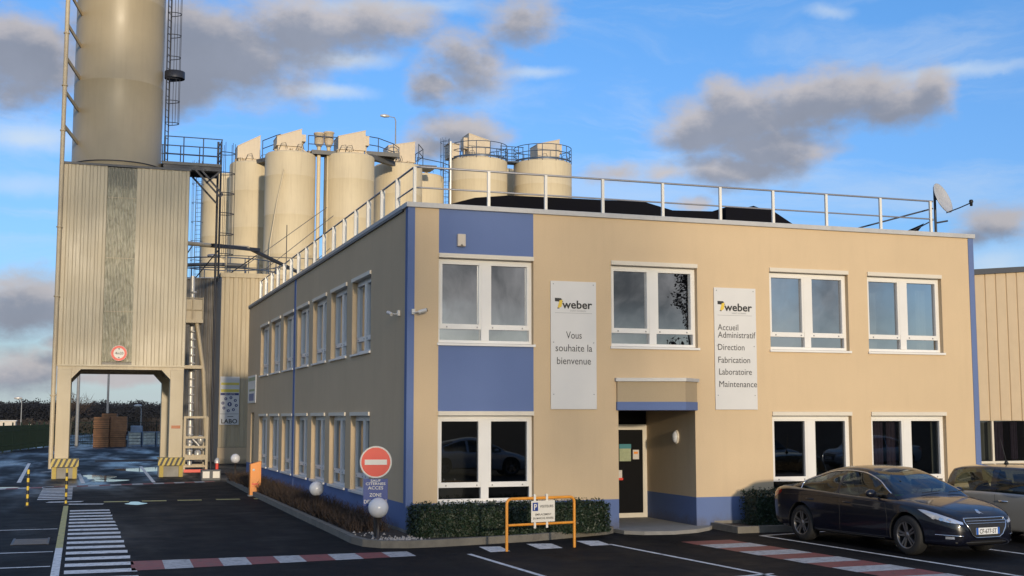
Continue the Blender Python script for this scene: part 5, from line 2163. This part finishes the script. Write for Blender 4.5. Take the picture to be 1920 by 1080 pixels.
# ------------------------------------------------------------------ cars
def curve(keys):
    """monotone cubic through (x, value) keys"""
    xs = [k[0] for k in keys]
    ys = [k[1] for k in keys]
    n = len(xs)
    dl = [(ys[i + 1] - ys[i]) / (xs[i + 1] - xs[i]) for i in range(n - 1)]
    m = [dl[0]] + [0 if dl[i - 1] * dl[i] <= 0 else 2 * dl[i - 1] * dl[i] / (dl[i - 1] + dl[i]) for i in range(1, n - 1)] + [dl[-1]]

    def f(x):
        if x <= xs[0]:
            return ys[0]
        if x >= xs[-1]:
            return ys[-1]
        i = max(k for k in range(n - 1) if xs[k] <= x)
        h = xs[i + 1] - xs[i]
        t = (x - xs[i]) / h
        return (ys[i] * (1 + 2 * t) * (1 - t) ** 2 + h * m[i] * t * (1 - t) ** 2 + ys[i + 1] * t * t * (3 - 2 * t) + h * m[i + 1] * t * t * (t - 1))
    return f


def smooth_poly(pts, sub=3):
    """Catmull-Rom refinement of an open polyline"""
    out = []
    n = len(pts)
    for i in range(n - 1):
        p0, p1, p2, p3 = pts[max(0, i - 1)], pts[i], pts[i + 1], pts[min(n - 1, i + 2)]
        for k in range(sub):
            t = k / sub
            out.append(tuple(.5 * (2 * b + (c - a) * t + (2 * a - 5 * b + 4 * c - d) * t * t + (3 * b - a - 3 * c + d) * t ** 3) for a, b, c, d in zip(p0, p1, p2, p3)))
    out.append(tuple(pts[-1]))
    return out


def build_car(name, label, cat, loc, rz, P, group=None):
    car = thing(name, label, cat, loc, rz, group)
    L = P['L']
    top, bot, hw, sh = curve(P['top']), curve(P['bottom']), curve(P['width']), curve(P['shoulder'])
    stations = P.get('stations') or [0, .02, .06, .12, .2, .32] + [L * k / 34 for k in range(3, 31)] + [L - .38, L - .28, L - .2, L - .13, L - .07, L - .03, L]
    stations = sorted(set(round(s, 4) for s in stations))

    def section(x):
        zb, zt, w, zs = bot(x), top(x), hw(x), sh(x)
        zs = min(zs, zt - .015)
        half = [(.0, zb), (.70 * w, zb), (.92 * w, zb + .03), (.975 * w, zb + .10), (.995 * w, zb + (zs - zb) * .45), (w, zb + (zs - zb) * .68),
                (.985 * w, zs - .05), (.955 * w, zs), (.84 * w, zs + (zt - zs) * .55), (.5 * w, zt - (zt - zs) * .12), (0, zt)]
        return smooth_poly(half, 3)
    m = len(section(1.0))
    body = MB()
    vs, fs = [], []
    for x in stations:
        h = section(x)
        ring = [(x, -y, z) for y, z in h] + [(x, y, z) for y, z in h[-2:0:-1]]
        vs += ring
    n = 2 * m - 2
    for i in range(len(stations) - 1):
        for k in range(n):
            l = (k + 1) % n
            fs.append((i * n + k, i * n + l, (i + 1) * n + l, (i + 1) * n + k))
    fs.append(tuple(range(n - 1, -1, -1)))
    fs.append(tuple((len(stations) - 1) * n + k for k in range(n)))
    body.add(vs, fs, smooth=True)
    bo_ = body.build('body', [P['paint'], 'car_trim'], car)
    # wheel arches cut out of the body
    ct = MB()
    wr = P['wr']
    for ax_ in P['axles']:
        for s in (-1, 1):
            yo, yi = s * 1.2, s * (P['w'] - .30)
            ct.lathe([(0, yi), (wr + .055, yi), (wr + .055, yo), (0, yo)], 40, c=(ax_, 0, wr + .005), axis='y')
    cut = ct.build('cutter', ['car_trim'], car)
    bm = bmesh.new()
    bm.from_mesh(cut.data)
    bmesh.ops.remove_doubles(bm, verts=bm.verts, dist=1e-5)
    bmesh.ops.recalc_face_normals(bm, faces=bm.faces)
    bm.to_mesh(cut.data)
    bm.free()
    md = bo_.modifiers.new('arch', 'BOOLEAN')
    md.operation = 'DIFFERENCE'
    md.solver = 'EXACT'
    md.object = cut
    try:
        md.material_mode = 'TRANSFER'
    except Exception:
        pass
    bpy.context.view_layer.update()
    dg = bpy.context.evaluated_depsgraph_get()
    me = bpy.data.meshes.new_from_object(bo_.evaluated_get(dg))
    bo_.modifiers.clear()
    bo_.data = me
    bpy.data.objects.remove(cut)
    bm = bmesh.new()
    bm.from_mesh(me)
    for e in bm.edges:
        if len(e.link_faces) == 2 and e.calc_face_angle(0) > R(42):
            e.smooth = False
    bm.to_mesh(me)
    bvh = BVHTree.FromBMesh(bm)
    bm.free()

    # greenhouse
    gx0, gx1 = P['gx']
    zc, wu, wg = curve(P['roof']), curve(P['roofw']), curve(P['glassw'])

    def belt(x):
        return min(sh(x) + .005, top(x) - .004) - .01

    def gsec(x):
        zb_, c = belt(x), max(zc(x), belt(x) + .01)
        u = max(zb_ + .004, c - P.get('crown', .075))
        a, b = wg(x), wu(x)
        f = min(1, (u - zb_) / .3)
        b = a + (b - a) * f
        return [(a, zb_ - .02), (a + (b - a) * .30 + .018 * f, zb_ + (u - zb_) * .36), (a + (b - a) * .68 + .018 * f, zb_ + (u - zb_) * .72), (b, u), (b * .88, u + (c - u) * .52), (b * .55, c - (c - u) * .14), (0, c)]

    def S(x, s):
        """s 0..1 up the side, 1..2 across the roof half"""
        q = smooth_poly(gsec(x), 4)
        k = s * 12
        i = min(len(q) - 2, int(k))
        t = k - i
        return (q[i][0] + (q[i + 1][0] - q[i][0]) * t, q[i][1] + (q[i + 1][1] - q[i][1]) * t)
    gh = MB()
    xs = [gx0 + (gx1 - gx0) * k / 44 for k in range(45)]
    vs, fs = [], []
    for x in xs:
        q = smooth_poly(gsec(x), 4)
        vs += [(x, -y, z) for y, z in q] + [(x, y, z) for y, z in q[-2::-1]]
    n2 = len(vs) // len(xs)
    q4 = P['panes']

    def is_glass(x, k):
        s = (k + .5) / 12 if k < n2 // 2 else (n2 - 1 - k - .5) / 12
        return False
    # panes are cut as openings so the cabin shows through them
    ws0, ws1 = P['screen']
    rs0, rs1 = P['rear']

    def upper(x):
        return .90

    def pane_at(x, s):
        if s < 1:
            if .10 < s < .88:
                for i, (a, b) in enumerate(q4):
                    if a < x < b and (S(x, .99)[1] - belt(x)) > .05:
                        return 'side%d' % i
            return None
        if ws0 < x < ws1 and s > 1.02:
            return 'screen'
        if rs0 < x < rs1 and s > 1.12:
            return 'rear'
        return None
    pane_faces = {}
    for i in range(len(xs) - 1):
        for k in range(n2 - 1):
            kk = k if k < n2 // 2 else n2 - 2 - k
            s = (kk + .5) / 12
            key = pane_at((xs[i] + xs[i + 1]) / 2, s)
            f = (i * n2 + k, i * n2 + k + 1, (i + 1) * n2 + k + 1, (i + 1) * n2 + k)
            if key is None:
                fs.append(f)
            else:
                if key.startswith('side'):
                    key += '_l' if k >= n2 // 2 else '_r'
                pane_faces.setdefault(key, []).append(f)
    gh.add(vs, fs, smooth=True)
    gh.build('roof', P.get('roof_paint', P['paint']), car)
    for key, lst in pane_faces.items():
        used = sorted({i for f in lst for i in f})
        mp = {a: b for b, a in enumerate(used)}
        p = MB()
        p.add([vs[i] for i in used], [tuple(mp[i] for i in f) for f in lst], smooth=True)
        nm = 'windscreen' if key == 'screen' else 'rear_window' if key == 'rear' else 'side_window'
        p.build(nm, 'car_glass', car, fix=False)
    # cabin: seats, dash, wheel
    p = MB()
    p.box(gx0 + .35, gx1 - .05, -.62, .62, belt(2.0) - .10, belt(2.0) - .06)
    p.box(ws1 - .45, ws1 - .05, -.66, .66, belt(2.0) - .06, belt(2.0) + .01)
    for sx in (P['seatx'], P['seatx'] - .95):
        for y in (-.36, .36):
            p.prism([(sx, belt(2.0) - .1), (sx + .16, belt(2.0) - .1), (sx + .02, belt(2.0) + .20), (sx - .10, belt(2.0) + .20)], y - .22, y + .22, 'xz')
            p.prism([(sx - .09, belt(2.0) + .21), (sx, belt(2.0) + .21), (sx - .04, belt(2.0) + .36), (sx - .12, belt(2.0) + .36)], y - .12, y + .12, 'xz')
    p.build('seats', 'seat', car)
    p = MB()
    p.path([(ws1 - .62 + .07 * math.sin(R(a)), .36 + .18 * math.cos(R(a)), belt(2.0) + .05 + .17 * math.sin(R(a))) for a in range(0, 360, 20)], .014, 5, closed=True)
    p.build('steering_wheel', 'car_trim', car)

    # helper that lays a detail on the body
    def hit(o, d):
        r = bvh.ray_cast(Vector(o), Vector(d).normalized(), 6)
        return r[0], r[1]

    def patch(outline, origin_fn, direction, off=.006, rings=5):
        """outline: 2D points, origin_fn maps them to ray origins; concentric rings projected on the body"""
        cx = sum(p[0] for p in outline) / len(outline)
        cy = sum(p[1] for p in outline) / len(outline)
        vs_, fs_ = [], []
        nn = len(outline)
        d = Vector(direction).normalized()
        for r in range(rings, 0, -1):
            for a, b in outline:
                f = r / rings
                h, nr = hit(origin_fn(cx + (a - cx) * f, cy + (b - cy) * f), d)
                if h is None:
                    return None
                vs_.append(h - d * off)
        h, nr = hit(origin_fn(cx, cy), d)
        vs_.append(h - d * off)
        for r in range(rings - 1):
            for k in range(nn):
                l = (k + 1) % nn
                fs_.append((r * nn + k, r * nn + l, (r + 1) * nn + l, (r + 1) * nn + k))
        for k in range(nn):
            fs_.append(((rings - 1) * nn + k, (rings - 1) * nn + (k + 1) % nn, rings * nn))
        return vs_, fs_

    def dense(o, step=.05):
        out = []
        for i, p in enumerate(o):
            q = o[(i + 1) % len(o)]
            n_ = max(1, int(math.hypot(q[0] - p[0], q[1] - p[1]) / step))
            out += [(p[0] + (q[0] - p[0]) * k / n_, p[1] + (q[1] - p[1]) * k / n_) for k in range(n_)]
        return out
    front = lambda y, z: (L + 1, y, z)
    fdir = (-1, 0, 0)

    def add_patch(nm, outline, fn, d, material, off=.006, parent=car, rings=5):
        r = patch(dense(outline), fn, d, off, rings)
        if r:
            p = MB()
            p.add(*r, smooth=True)
            return p.build(nm, material, parent, fix=False)

    def line_on(pts, fn, d, r, material, nm, off=.0, parent=car, closed=False):
        out = []
        for a in (dense(pts) if closed else [q for i in range(len(pts) - 1) for q in [(pts[i][0] + (pts[i + 1][0] - pts[i][0]) * k / 5, pts[i][1] + (pts[i + 1][1] - pts[i][1]) * k / 5) for k in range(5)]] + [pts[-1]]):
            h, nr = hit(fn(*a), d)
            if h is not None:
                out.append(h - Vector(d).normalized() * off)
        if len(out) > 2:
            p = MB()
            p.path(out, r, 5, closed=closed)
            return p.build(nm, material, parent)
    if P['kind'] == 'sedan':
        gr_ = [(-.44, .66), (.44, .66), (.46, .60), (.34, .39), (.26, .345), (-.26, .345), (-.34, .39), (-.46, .60)]
        go = add_patch('grille', gr_, front, fdir, 'car_trim', .006)
        line_on(gr_, front, fdir, .012, 'chrome', 'grille_frame', .010, closed=True)
        for zz in (.615, .575):
            line_on([(-.42, zz), (.42, zz)], front, fdir, .009, 'chrome', 'grille_bar', .012)
        h, _ = hit(front(0, .45), fdir)
        p = MB()
        p.box(h.x + .012, h.x + .022, -.26, .26, .395, .505, 0)
        p.box(h.x + .0221, h.x + .024, -.26, -.215, .395, .505, 1)
        p.box(h.x + .0221, h.x + .024, .215, .26, .395, .505, 1)
        p.build('number_plate', ['plate', 'plate_blue'], car)
        lettering('CF-677-ST', .38, .075, (h.x + .0245, 0, .412), car, 'letter_black', rot=(math.pi / 2, 0, math.pi / 2), bold=.012, depth=0)
        add_patch('emblem', [(-.06, .735), (-.01, .79), (.045, .785), (.02, .755), (.06, .715), (.01, .735), (-.02, .72)], front, fdir, 'chrome', .012, rings=2)
        for s in (-1, 1):
            dd = (-.75, -s * .66, 0)
            ex = Vector((-s * -.66, .0, 0))
            # lamp outline in (distance across, height); origin slides along the perpendicular
            pv = Vector((-.66 * 1, s * .75, 0)).normalized()
            fn = lambda a, z, pv=pv, dd=dd, s=s: Vector((L - .35, s * .62, z)) + pv * a - Vector(dd).normalized() * 1.5
            ol = [(-.31, .565), (-.05, .60), (.20, .665), (.36, .76), (.40, .79), (.30, .785), (.10, .735), (-.12, .665), (-.30, .60)]
            hl_ = add_patch('headlight', ol, fn, dd, 'lamp_lens', .005)
            for k in range(3):
                c = (-.08 + k * .12, .625 + k * .022)
                add_patch('lamp_reflector', [(c[0] + .038 * math.cos(t * .7), c[1] + .03 * math.sin(t * .7)) for t in range(9)], fn, dd, 'chrome', .012, rings=2)
            line_on([(-.30, .375), (-.10, .385), (.14, .39)], fn, dd, .011, 'chrome', 'fog_trim', .008)
            add_patch('fog_lamp', [(-.16, .325), (-.02, .325), (-.02, .365), (-.16, .365)], fn, dd, 'lamp_lens', .006, rings=2)
            side = lambda a, z, s=s: (a, s * 2, z)
            sd = (0, -s, 0)
            add_patch('tail_light', [(.03, .70), (.06, .90), (.14, .965), (.44, .93), (.40, .87), (.16, .78), (.10, .68)], side, sd, 'tail_red', .005)
            add_patch('tail_lens', [(.07, .925), (.14, .97), (.40, .94), (.38, .925)], side, sd, 'amber', .007, rings=2)
            line_on([(.98, .30), (.98, .60), (1.10, .86), (1.14, .90)], side, sd, .004, 'car_trim', 'door_gap', -.001)
            line_on([(2.15, .28), (2.18, .60), (2.16, .90)], side, sd, .004, 'car_trim', 'door_gap', -.001)
            line_on([(3.38, .28), (3.42, .60), (3.36, .86)], side, sd, .004, 'car_trim', 'door_gap', -.001)
            line_on([(.5, .86), (1.6, .885), (2.6, .87), (3.3, .845)], side, sd, .006, P['paint'], 'crease', .002)
            line_on([(1.5, .24), (3.3, .24)], side, sd, .012, 'car_trim', 'sill_trim', .004)
            for hx in (1.32, 2.36):
                h, _ = hit((hx, s * 2, .80), sd)
                p = MB()
                p.path([(hx - .09, h.y - s * .005, .80), (hx - .06, h.y + s * .03, .805), (hx + .08, h.y + s * .03, .80), (hx + .11, h.y - s * .005, .795)], .014, 6)
                p.build('door_handle', P['paint'], car)
            # bright moulding over the side glass
            pts = []
            for k in range(30):
                x = q4[0][0] - .02 + (q4[-1][1] + .10 - q4[0][0]) * k / 29
                y, z = S(x, .93)
                pts.append((x, s * (y + .006), z))
            y, z = S(q4[0][0] - .03, .12)
            y2, z2 = S(q4[0][0] - .03, .6)
            pts = [(q4[0][0] - .03, s * (y + .006), z), (q4[0][0] - .03, s * (y2 + .006), z2)] + pts
            p = MB()
            p.path(pts, .012, 6)
            p.build('window_moulding', 'chrome', car)
            # bonnet shut line
            line_on([(3.72, s * .70), (4.1, s * .66), (4.45, s * .52), (4.58, s * .36)], lambda a, y: (a, y, 3), (0, 0, -1), .004, 'car_trim', 'bonnet_gap', -.001)
        p = MB()
        p.prism([(3.22, -.55), (3.42, -.50), (3.38, -.32), (3.25, -.36)], belt(2.0) + .018, belt(2.0) + .035, 'xy')
        p.build('dashboard_paper', 'vest', car)
        for s, y0 in ((1, -.30), (1, .32)):
            p = MB()
            pts = []
            for k in range(7):
                x = 3.60 - k * .02
                yy = y0 + k * .075
                pts.append((3.63 - k * .008, yy, max(zc(3.60 - k * .008), 0) + .012))
            p.path(pts, .008, 5)
            p.build('wiper', 'car_trim', car)
        line_on([(-.62, .265), (.62, .265)], front, fdir, .02, 'car_trim', 'bumper_lip', .0)
        add_patch('lower_intake', [(-.40, .225), (.40, .225), (.36, .30), (-.36, .30)], front, fdir, 'car_trim', .004)
    else:
        for s in (-1, 1):
            side = lambda a, z, s=s: (a, s * 2, z)
            sd = (0, -s, 0)
            line_on([(1.28, .25), (1.30, .6), (1.28, .88)], side, sd, .004, 'car_trim', 'door_gap', -.001)
            line_on([(2.52, .25), (2.62, .6), (2.56, .86)], side, sd, .004, 'car_trim', 'door_gap', -.001)
            h, _ = hit((1.45, s * 2, .76), sd)
            if h:
                p = MB()
                p.path([(1.38, h.y, .76), (1.40, h.y + s * .03, .76), (1.54, h.y + s * .03, .76), (1.56, h.y, .76)], .016, 6)
                p.build('door_handle', 'chrome', car)
            h, _ = hit((2.78, s * 2, .66), sd)
            if h:
                p = MB()
                p.prism([(2.70, .63), (2.90, .63), (2.86, .70), (2.70, .69)], min(h.y, h.y + s * .02), max(h.y, h.y + s * .02), 'xz')
                p.build('side_vent', 'car_trim', car)
                p = MB()
                p.prism([(2.74, .66), (2.84, .66), (2.84, .68), (2.74, .68)], min(h.y + s * .021, h.y + s * .024), max(h.y + s * .021, h.y + s * .024), 'xz')
                p.build('vent_badge', 'chrome', car)
            for ax_ in P['axles']:
                pts = []
                for a in range(-8, 189, 8):
                    h, _ = hit((ax_ + (wr + .085) * math.cos(R(a)), s * 2, wr + .005 + (wr + .085) * math.sin(R(a))), sd)
                    if h:
                        pts.append((h.x, h.y + s * .004, h.z))
                p = MB()
                p.path(pts, .035, 6)
                p.build('arch_moulding', 'car_trim', car)
            add_patch('headlight', [(s * .48 + .11 * math.cos(k * .63), .66 + .12 * math.sin(k * .63)) for k in range(10)], front, fdir, 'lamp_lens', .006, rings=3)
            add_patch('tail_light', [(.03, .70), (.03, .90), (.12, .90), (.12, .70)], side, sd, 'tail_red', .005, rings=2)
        add_patch('grille', [(-.32, .42), (.32, .42), (.36, .56), (-.36, .56)], front, fdir, 'car_trim', .006, rings=3)
        p = MB()
        y, z = 0, zc(1.0)
        p.lathe([(0, z), (.045, z), (.03, z + .04), (.012, z + .06), (0, z + .06)], 10, c=(.95, 0, 0))
        p.path([(.95, 0, z + .05), (.84, 0, z + .46)], .008, 5)
        p.build('aerial', 'car_trim', car)
        p = MB()
        p.box(ws1 - .18, ws1 - .12, -.48, -.40, belt(2) + .12, belt(2) + .22)
        p.build('windscreen_sticker', 'paper_green', car)
    # mirrors
    mx = P['mirror']
    for s in (-1, 1):
        p = MB()
        yb = wg(mx) + .02
        p.path([(mx, s * (yb - .06), belt(mx) + .06), (mx + .02, s * (yb + .06), belt(mx) + .08)], .025, 6)
        p.build('mirror_arm', 'car_trim', car)
        p = MB()
        prof = [(.0, -.075), (.05, -.065), (.075, -.02), (.078, .02), (.06, .05), (0, .065)]
        p.lathe(prof, 14, axis='x')
        mo = p.build('mirror', P.get('mirror_paint', P['paint']), car)
        mo.location = (mx + .02, s * (yb + .13), belt(mx) + .10)
        mo.scale = (1, 1.35, .95)
    # wheels
    for ax_ in P['axles']:
        for s in (-1, 1):
            yo = s * (P['w'] - .015)
            wh = MB()
            q = -s
            wh.lathe([(wr * .66, yo + q * .005), (wr * .70, yo), (wr * .93, yo + q * .004), (wr * .985, yo + q * .03), (wr, yo + q * .06), (wr, yo + q * .17), (wr * .97, yo + q * .21), (wr * .66, yo + q * .21)], 44, c=(ax_, 0, wr), axis='y')
            w_ = wh.build('wheel', 'tyre', car)
            rm = MB()
            rm.lathe([(wr * .665, yo + q * .004), (wr * .63, yo + q * .012), (wr * .60, yo + q * .05), (wr * .59, yo + q * .17), (0, yo + q * .18)], 40, c=(ax_, 0, wr), axis='y', mi=1)
            rm.lathe([(wr * .672, yo + q * .002), (wr * .672, yo + q * .012), (wr * .62, yo + q * .014), (wr * .625, yo + q * .004), (wr * .672, yo + q * .002)], 40, c=(ax_, 0, wr), axis='y')
            rm.lathe([(0, yo + q * .015), (.055, yo + q * .018), (.07, yo + q * .05), (.07, yo + q * .1)], 16, c=(ax_, 0, wr), axis='y')
            for k in range(5):
                a = R(72 * k + 18 + 11 * (ax_ > 2))
                for da in (-.16, .16):
                    p0 = Vector((ax_ + .05 * math.cos(a + da * 2), yo + q * .035, wr + .05 * math.sin(a + da * 2)))
                    p1 = Vector((ax_ + wr * .64 * math.cos(a + da), yo + q * .022, wr + wr * .64 * math.sin(a + da)))
                    rm.beam(p0, p1, .032, .03, up=(0, 1, 0))
            rm.build('rim', ['alloy', 'black'], w_)
    return car


SEDAN = dict(kind='sedan', L=4.79, w=.915, wr=.335, axles=(1.03, 3.85), paint='car_navy',
             top=[(0, .70), (.03, .86), (.10, .985), (.25, 1.035), (.7, 1.05), (1.2, 1.02), (2.4, .98), (3.3, .975), (3.7, .965), (4.1, .905), (4.4, .835), (4.6, .755), (4.72, .66), (4.77, .58), (4.79, .52)],
             bottom=[(0, .46), (.06, .34), (.2, .26), (.6, .20), (4.1, .19), (4.6, .19), (4.73, .215), (4.79, .30)],
             width=[(0, .66), (.04, .76), (.14, .83), (.4, .885), (1.0, .92), (2.4, .925), (3.7, .92), (4.1, .89), (4.4, .82), (4.6, .73), (4.72, .62), (4.77, .54), (4.79, .46)],
             shoulder=[(0, .64), (.05, .80), (.2, .93), (.7, .975), (1.4, .965), (2.4, .925), (3.3, .90), (3.8, .86), (4.2, .80), (4.5, .71), (4.7, .61), (4.79, .50)],
             gx=(.50, 3.72), roof=[(.50, 1.03), (.75, 1.10), (1.1, 1.245), (1.45, 1.365), (1.8, 1.43), (2.2, 1.455), (2.55, 1.435), (2.85, 1.36), (3.2, 1.21), (3.5, 1.06), (3.72, .94)],
             roofw=[(.50, .70), (.9, .62), (1.4, .575), (2.0, .585), (2.6, .60), (3.0, .65), (3.4, .73), (3.72, .80)],
             glassw=[(.50, .78), (.9, .845), (1.4, .872), (2.4, .88), (3.2, .87), (3.72, .82)],
             panes=[(1.02, 2.02), (2.10, 3.36)], screen=(2.74, 3.60), rear=(.72, 1.42), seatx=2.35, mirror=3.12)
HATCH = dict(kind='hatch', L=3.70, w=.84, wr=.305, axles=(.56, 3.03), paint='car_silver', roof_paint='car_black', mirror_paint='car_black',
             top=[(0, .80), (.03, .90), (.12, .955), (.6, .97), (1.5, .955), (2.6, .93), (2.9, .92), (3.2, .88), (3.45, .80), (3.60, .70), (3.68, .58), (3.70, .50)],
             bottom=[(0, .40), (.08, .28), (.3, .20), (3.3, .19), (3.6, .22), (3.70, .30)],
             width=[(0, .64), (.05, .72), (.2, .79), (.5, .835), (1.5, .845), (2.8, .845), (3.2, .81), (3.45, .73), (3.6, .64), (3.70, .50)],
             shoulder=[(0, .76), (.05, .85), (.2, .90), (.8, .915), (1.6, .90), (2.6, .865), (3.0, .84), (3.3, .76), (3.55, .64), (3.70, .48)],
             gx=(.10, 2.70), roof=[(.10, 1.02), (.14, 1.22), (.22, 1.35), (.45, 1.395), (1.0, 1.415), (1.7, 1.405), (2.08, 1.375), (2.28, 1.26), (2.5, 1.08), (2.70, .92)],
             roofw=[(.10, .66), (.3, .62), (1.0, .625), (1.9, .63), (2.2, .66), (2.5, .70), (2.78, .74)],
             glassw=[(.10, .74), (.4, .785), (1.0, .80), (2.0, .80), (2.78, .77)],
             panes=[(.36, 1.18), (1.27, 2.42)], screen=(2.12, 2.62), rear=(.12, .25), seatx=1.55, mirror=2.22, crown=.06)

hd_ = math.atan2(-.994, .106)
build_car('parked_sedan', 'navy black four door sedan with bright window moulding parked by the office front', 'car', (7.72, -1.66, 0), hd_, SEDAN).scale = (.985, .985, .985)
build_car('parked_hatchback', 'silver hatchback with a black roof and aerial cut off by the right edge', 'car', (10.65, -2.85, 0), hd_ + R(7), HATCH)
S3 = dict(SEDAN)
S3['paint'] = 'car_pale'
ps_ = build_car('parked_sedan', 'pale silver sedan across the car park, mirrored in the window below the blue panel', 'car', (6.9, -25.6, 0), R(4), S3)
dup(ps_, (31.5, -26.5, 0), R(176), 'pale silver sedan across the car park, mirrored in the rightmost ground window')
S4 = dict(HATCH)
S4['paint'] = 'car_pale'
build_car('parked_hatchback', 'pale blue hatchback across the car park, mirrored in the window above the sedan boot', 'car', (21.5, -26.2, 0), R(-5), S4)

# ------------------------------------------------------------------ notice boards, mast and small things
lb = thing('site_notice', 'white LABO notice with yellow bands and a ring of symbols on the sand cladding', 'notice', (.66, 40.44, 1.93))
p = MB()
p.box(0, .95, -.04, -.001, 0, 2.40)
p.build('panel', 'white_board', lb)
p = MB()
p.box(.04, .93, -.044, -.0405, 1.98, 2.10, 0)
p.box(.04, .93, -.044, -.0405, 1.62, 1.77, 0)
p.build('yellow_band', 'faded_yellow', lb)
p = MB()
p.box(.02, .92, -.044, -.0405, 1.47, 1.58)
p.build('blue_band', 'navy', lb)
lettering('SECURITE', .5, .07, (.48, -.0445, 1.49), lb, 'sign_white')
lettering('LABO', .78, .22, (.48, -.041, .07), lb, 'letter_black', bold=.02)
p = MB()
p.box(.02, .93, -.042, -.0405, .53, .545)
p.box(.38, .68, -.042, -.0405, .39, .42)
p.build('ruled_line', 'letter_grey', lb)
p = MB()
for k in range(8):
    a = R(90 - k * 45 - 10)
    r = .075
    p.lathe([(0, -.0425), (r, -.0425), (r, -.0405)], 18, c=(.48 + .335 * math.cos(a), 0, 1.02 + .33 * math.sin(a)), axis='y', smooth=False)
p.lathe([(0, -.0425), (.11, -.0425), (.11, -.0405)], 22, c=(.48, 0, 1.02), axis='y', smooth=False)
p.build('symbol_ring', 'navy', lb)
p = MB()
for k in range(8):
    a = R(90 - k * 45 - 10)
    p.box(.48 + .335 * math.cos(a) - .02, .48 + .335 * math.cos(a) + .02, -.044, -.0426, 1.02 + .33 * math.sin(a) - .035, 1.02 + .33 * math.sin(a) + .03)
p.box(.455, .505, -.044, -.0426, .97, 1.07)
p.build('symbol', 'white_board', lb)

n2 = thing('site_notice', 'pale notice with green and blue bands on the far end of the shaded side wall', 'notice', (-.005, 23.9, 2.82))
p = MB()
p.box(-.03, 0, -2.1, 0, 0, 1.0)
p.build('panel', 'white_board', n2)
p = MB()
p.box(-.034, -.0305, -2.0, -.1, .80, .93, 0)
p.box(-.034, -.0305, -1.9, -.4, .42, .50, 0)
p.box(-.034, -.0305, -1.7, -.4, .08, .34, 1)
p.build('printed_band', ['paper_green', 'sign_blue'], n2)

ms = thing('antenna_mast', 'thin mast with slanting stays standing in front of the cream silos', 'mast', (4.0, 41.5, 9.58))
p = MB()
p.tube((0, 0, 0), (0, 0, 2.75), .022, 6)
p.build('mast_pole', 'dark_steel', ms)
for a, c in (((-2.2, .3, .45), (2.2, .6, 3.9)), ((-1.4, .3, .1), (2.6, .8, 3.5)), ((.6, .2, .0), (2.4, .5, 1.7))):
    p = MB()
    p.tube(a, c, .02, 5)
    p.build('stay', 'grate', ms)
ho = thing('filling_hose', 'pale slanting filling pipe lying against the second cream silo', 'pipe', (4.6, 50.35, 9.5))
p = MB()
p.path([(-.35, 0, .5), (-.2, 0, 3.2), (.15, .02, 5.6), (.55, .05, 7.6)], .045, 6)
p.build('pipe', 'silo', ho)

# small clutter at the foot of the cladding
cl = thing('service_cabinet', 'low grey service box with two white plates beside the far globe lamp', 'cabinet', (-1.35, 23.6, 0))
p = MB()
p.box(-.35, .35, -.2, .2, 0, .40)
p.build('box', 'dark_trim', cl, bevel=.02)
for a in (-.30, .06):
    p = MB()
    p.box(a, a + .24, -.212, -.2, .10, .34)
    p.build('white_plate', 'sign_white', cl)
vp = thing('vent_pipe', 'short red pipe with a grey cap by the far end of the bed', 'pipe', (-1.05, 24.4, 0))
p = MB()
p.lathe([(.06, 0), (.06, .62)], 12)
p.build('pipe', 'red', vp)
p = MB()
p.lathe([(.09, .60), (.09, .70), (.05, .78), (0, .8)], 12)
p.build('cap', 'galv', vp)
rl = thing('cable_ramp', 'black rubber cable ramp lying across the yard under the tower', 'cable ramp', (-3.6, 45.5, 0), R(3))
p = MB()
p.prism([(-.25, 0), (.25, 0), (.12, .09), (-.12, .09)], -1.5, 2.0, 'yz')
p.build('ramp', 'black', rl)
pu = MB()
for cx, cy, rx, ry, sd_ in ((-5.2, 27.6, .55, 2.2, 1), (-4.9, 25.0, .6, .9, 2), (-4.45, 11.9, .25, .55, 3), (-8.6, 20.8, 1.2, .5, 4), (-3.0, 34.5, 1.1, 2.4, 5)):
    rnd = random.Random(sd_)
    flat(pu, [(cx + rx * math.cos(a) * (1 + .3 * math.sin(3 * a + sd_)), cy + ry * math.sin(a) * (1 + .25 * math.cos(2 * a + sd_))) for a in [R(k * 10) for k in range(36)]], .0025)
m = mat('standing_water', (0.01, 0.01, 0.012), 0.04)
M['water'] = m
tag(pu.build('puddle_water', 'water', None, fix=False), kind='structure')
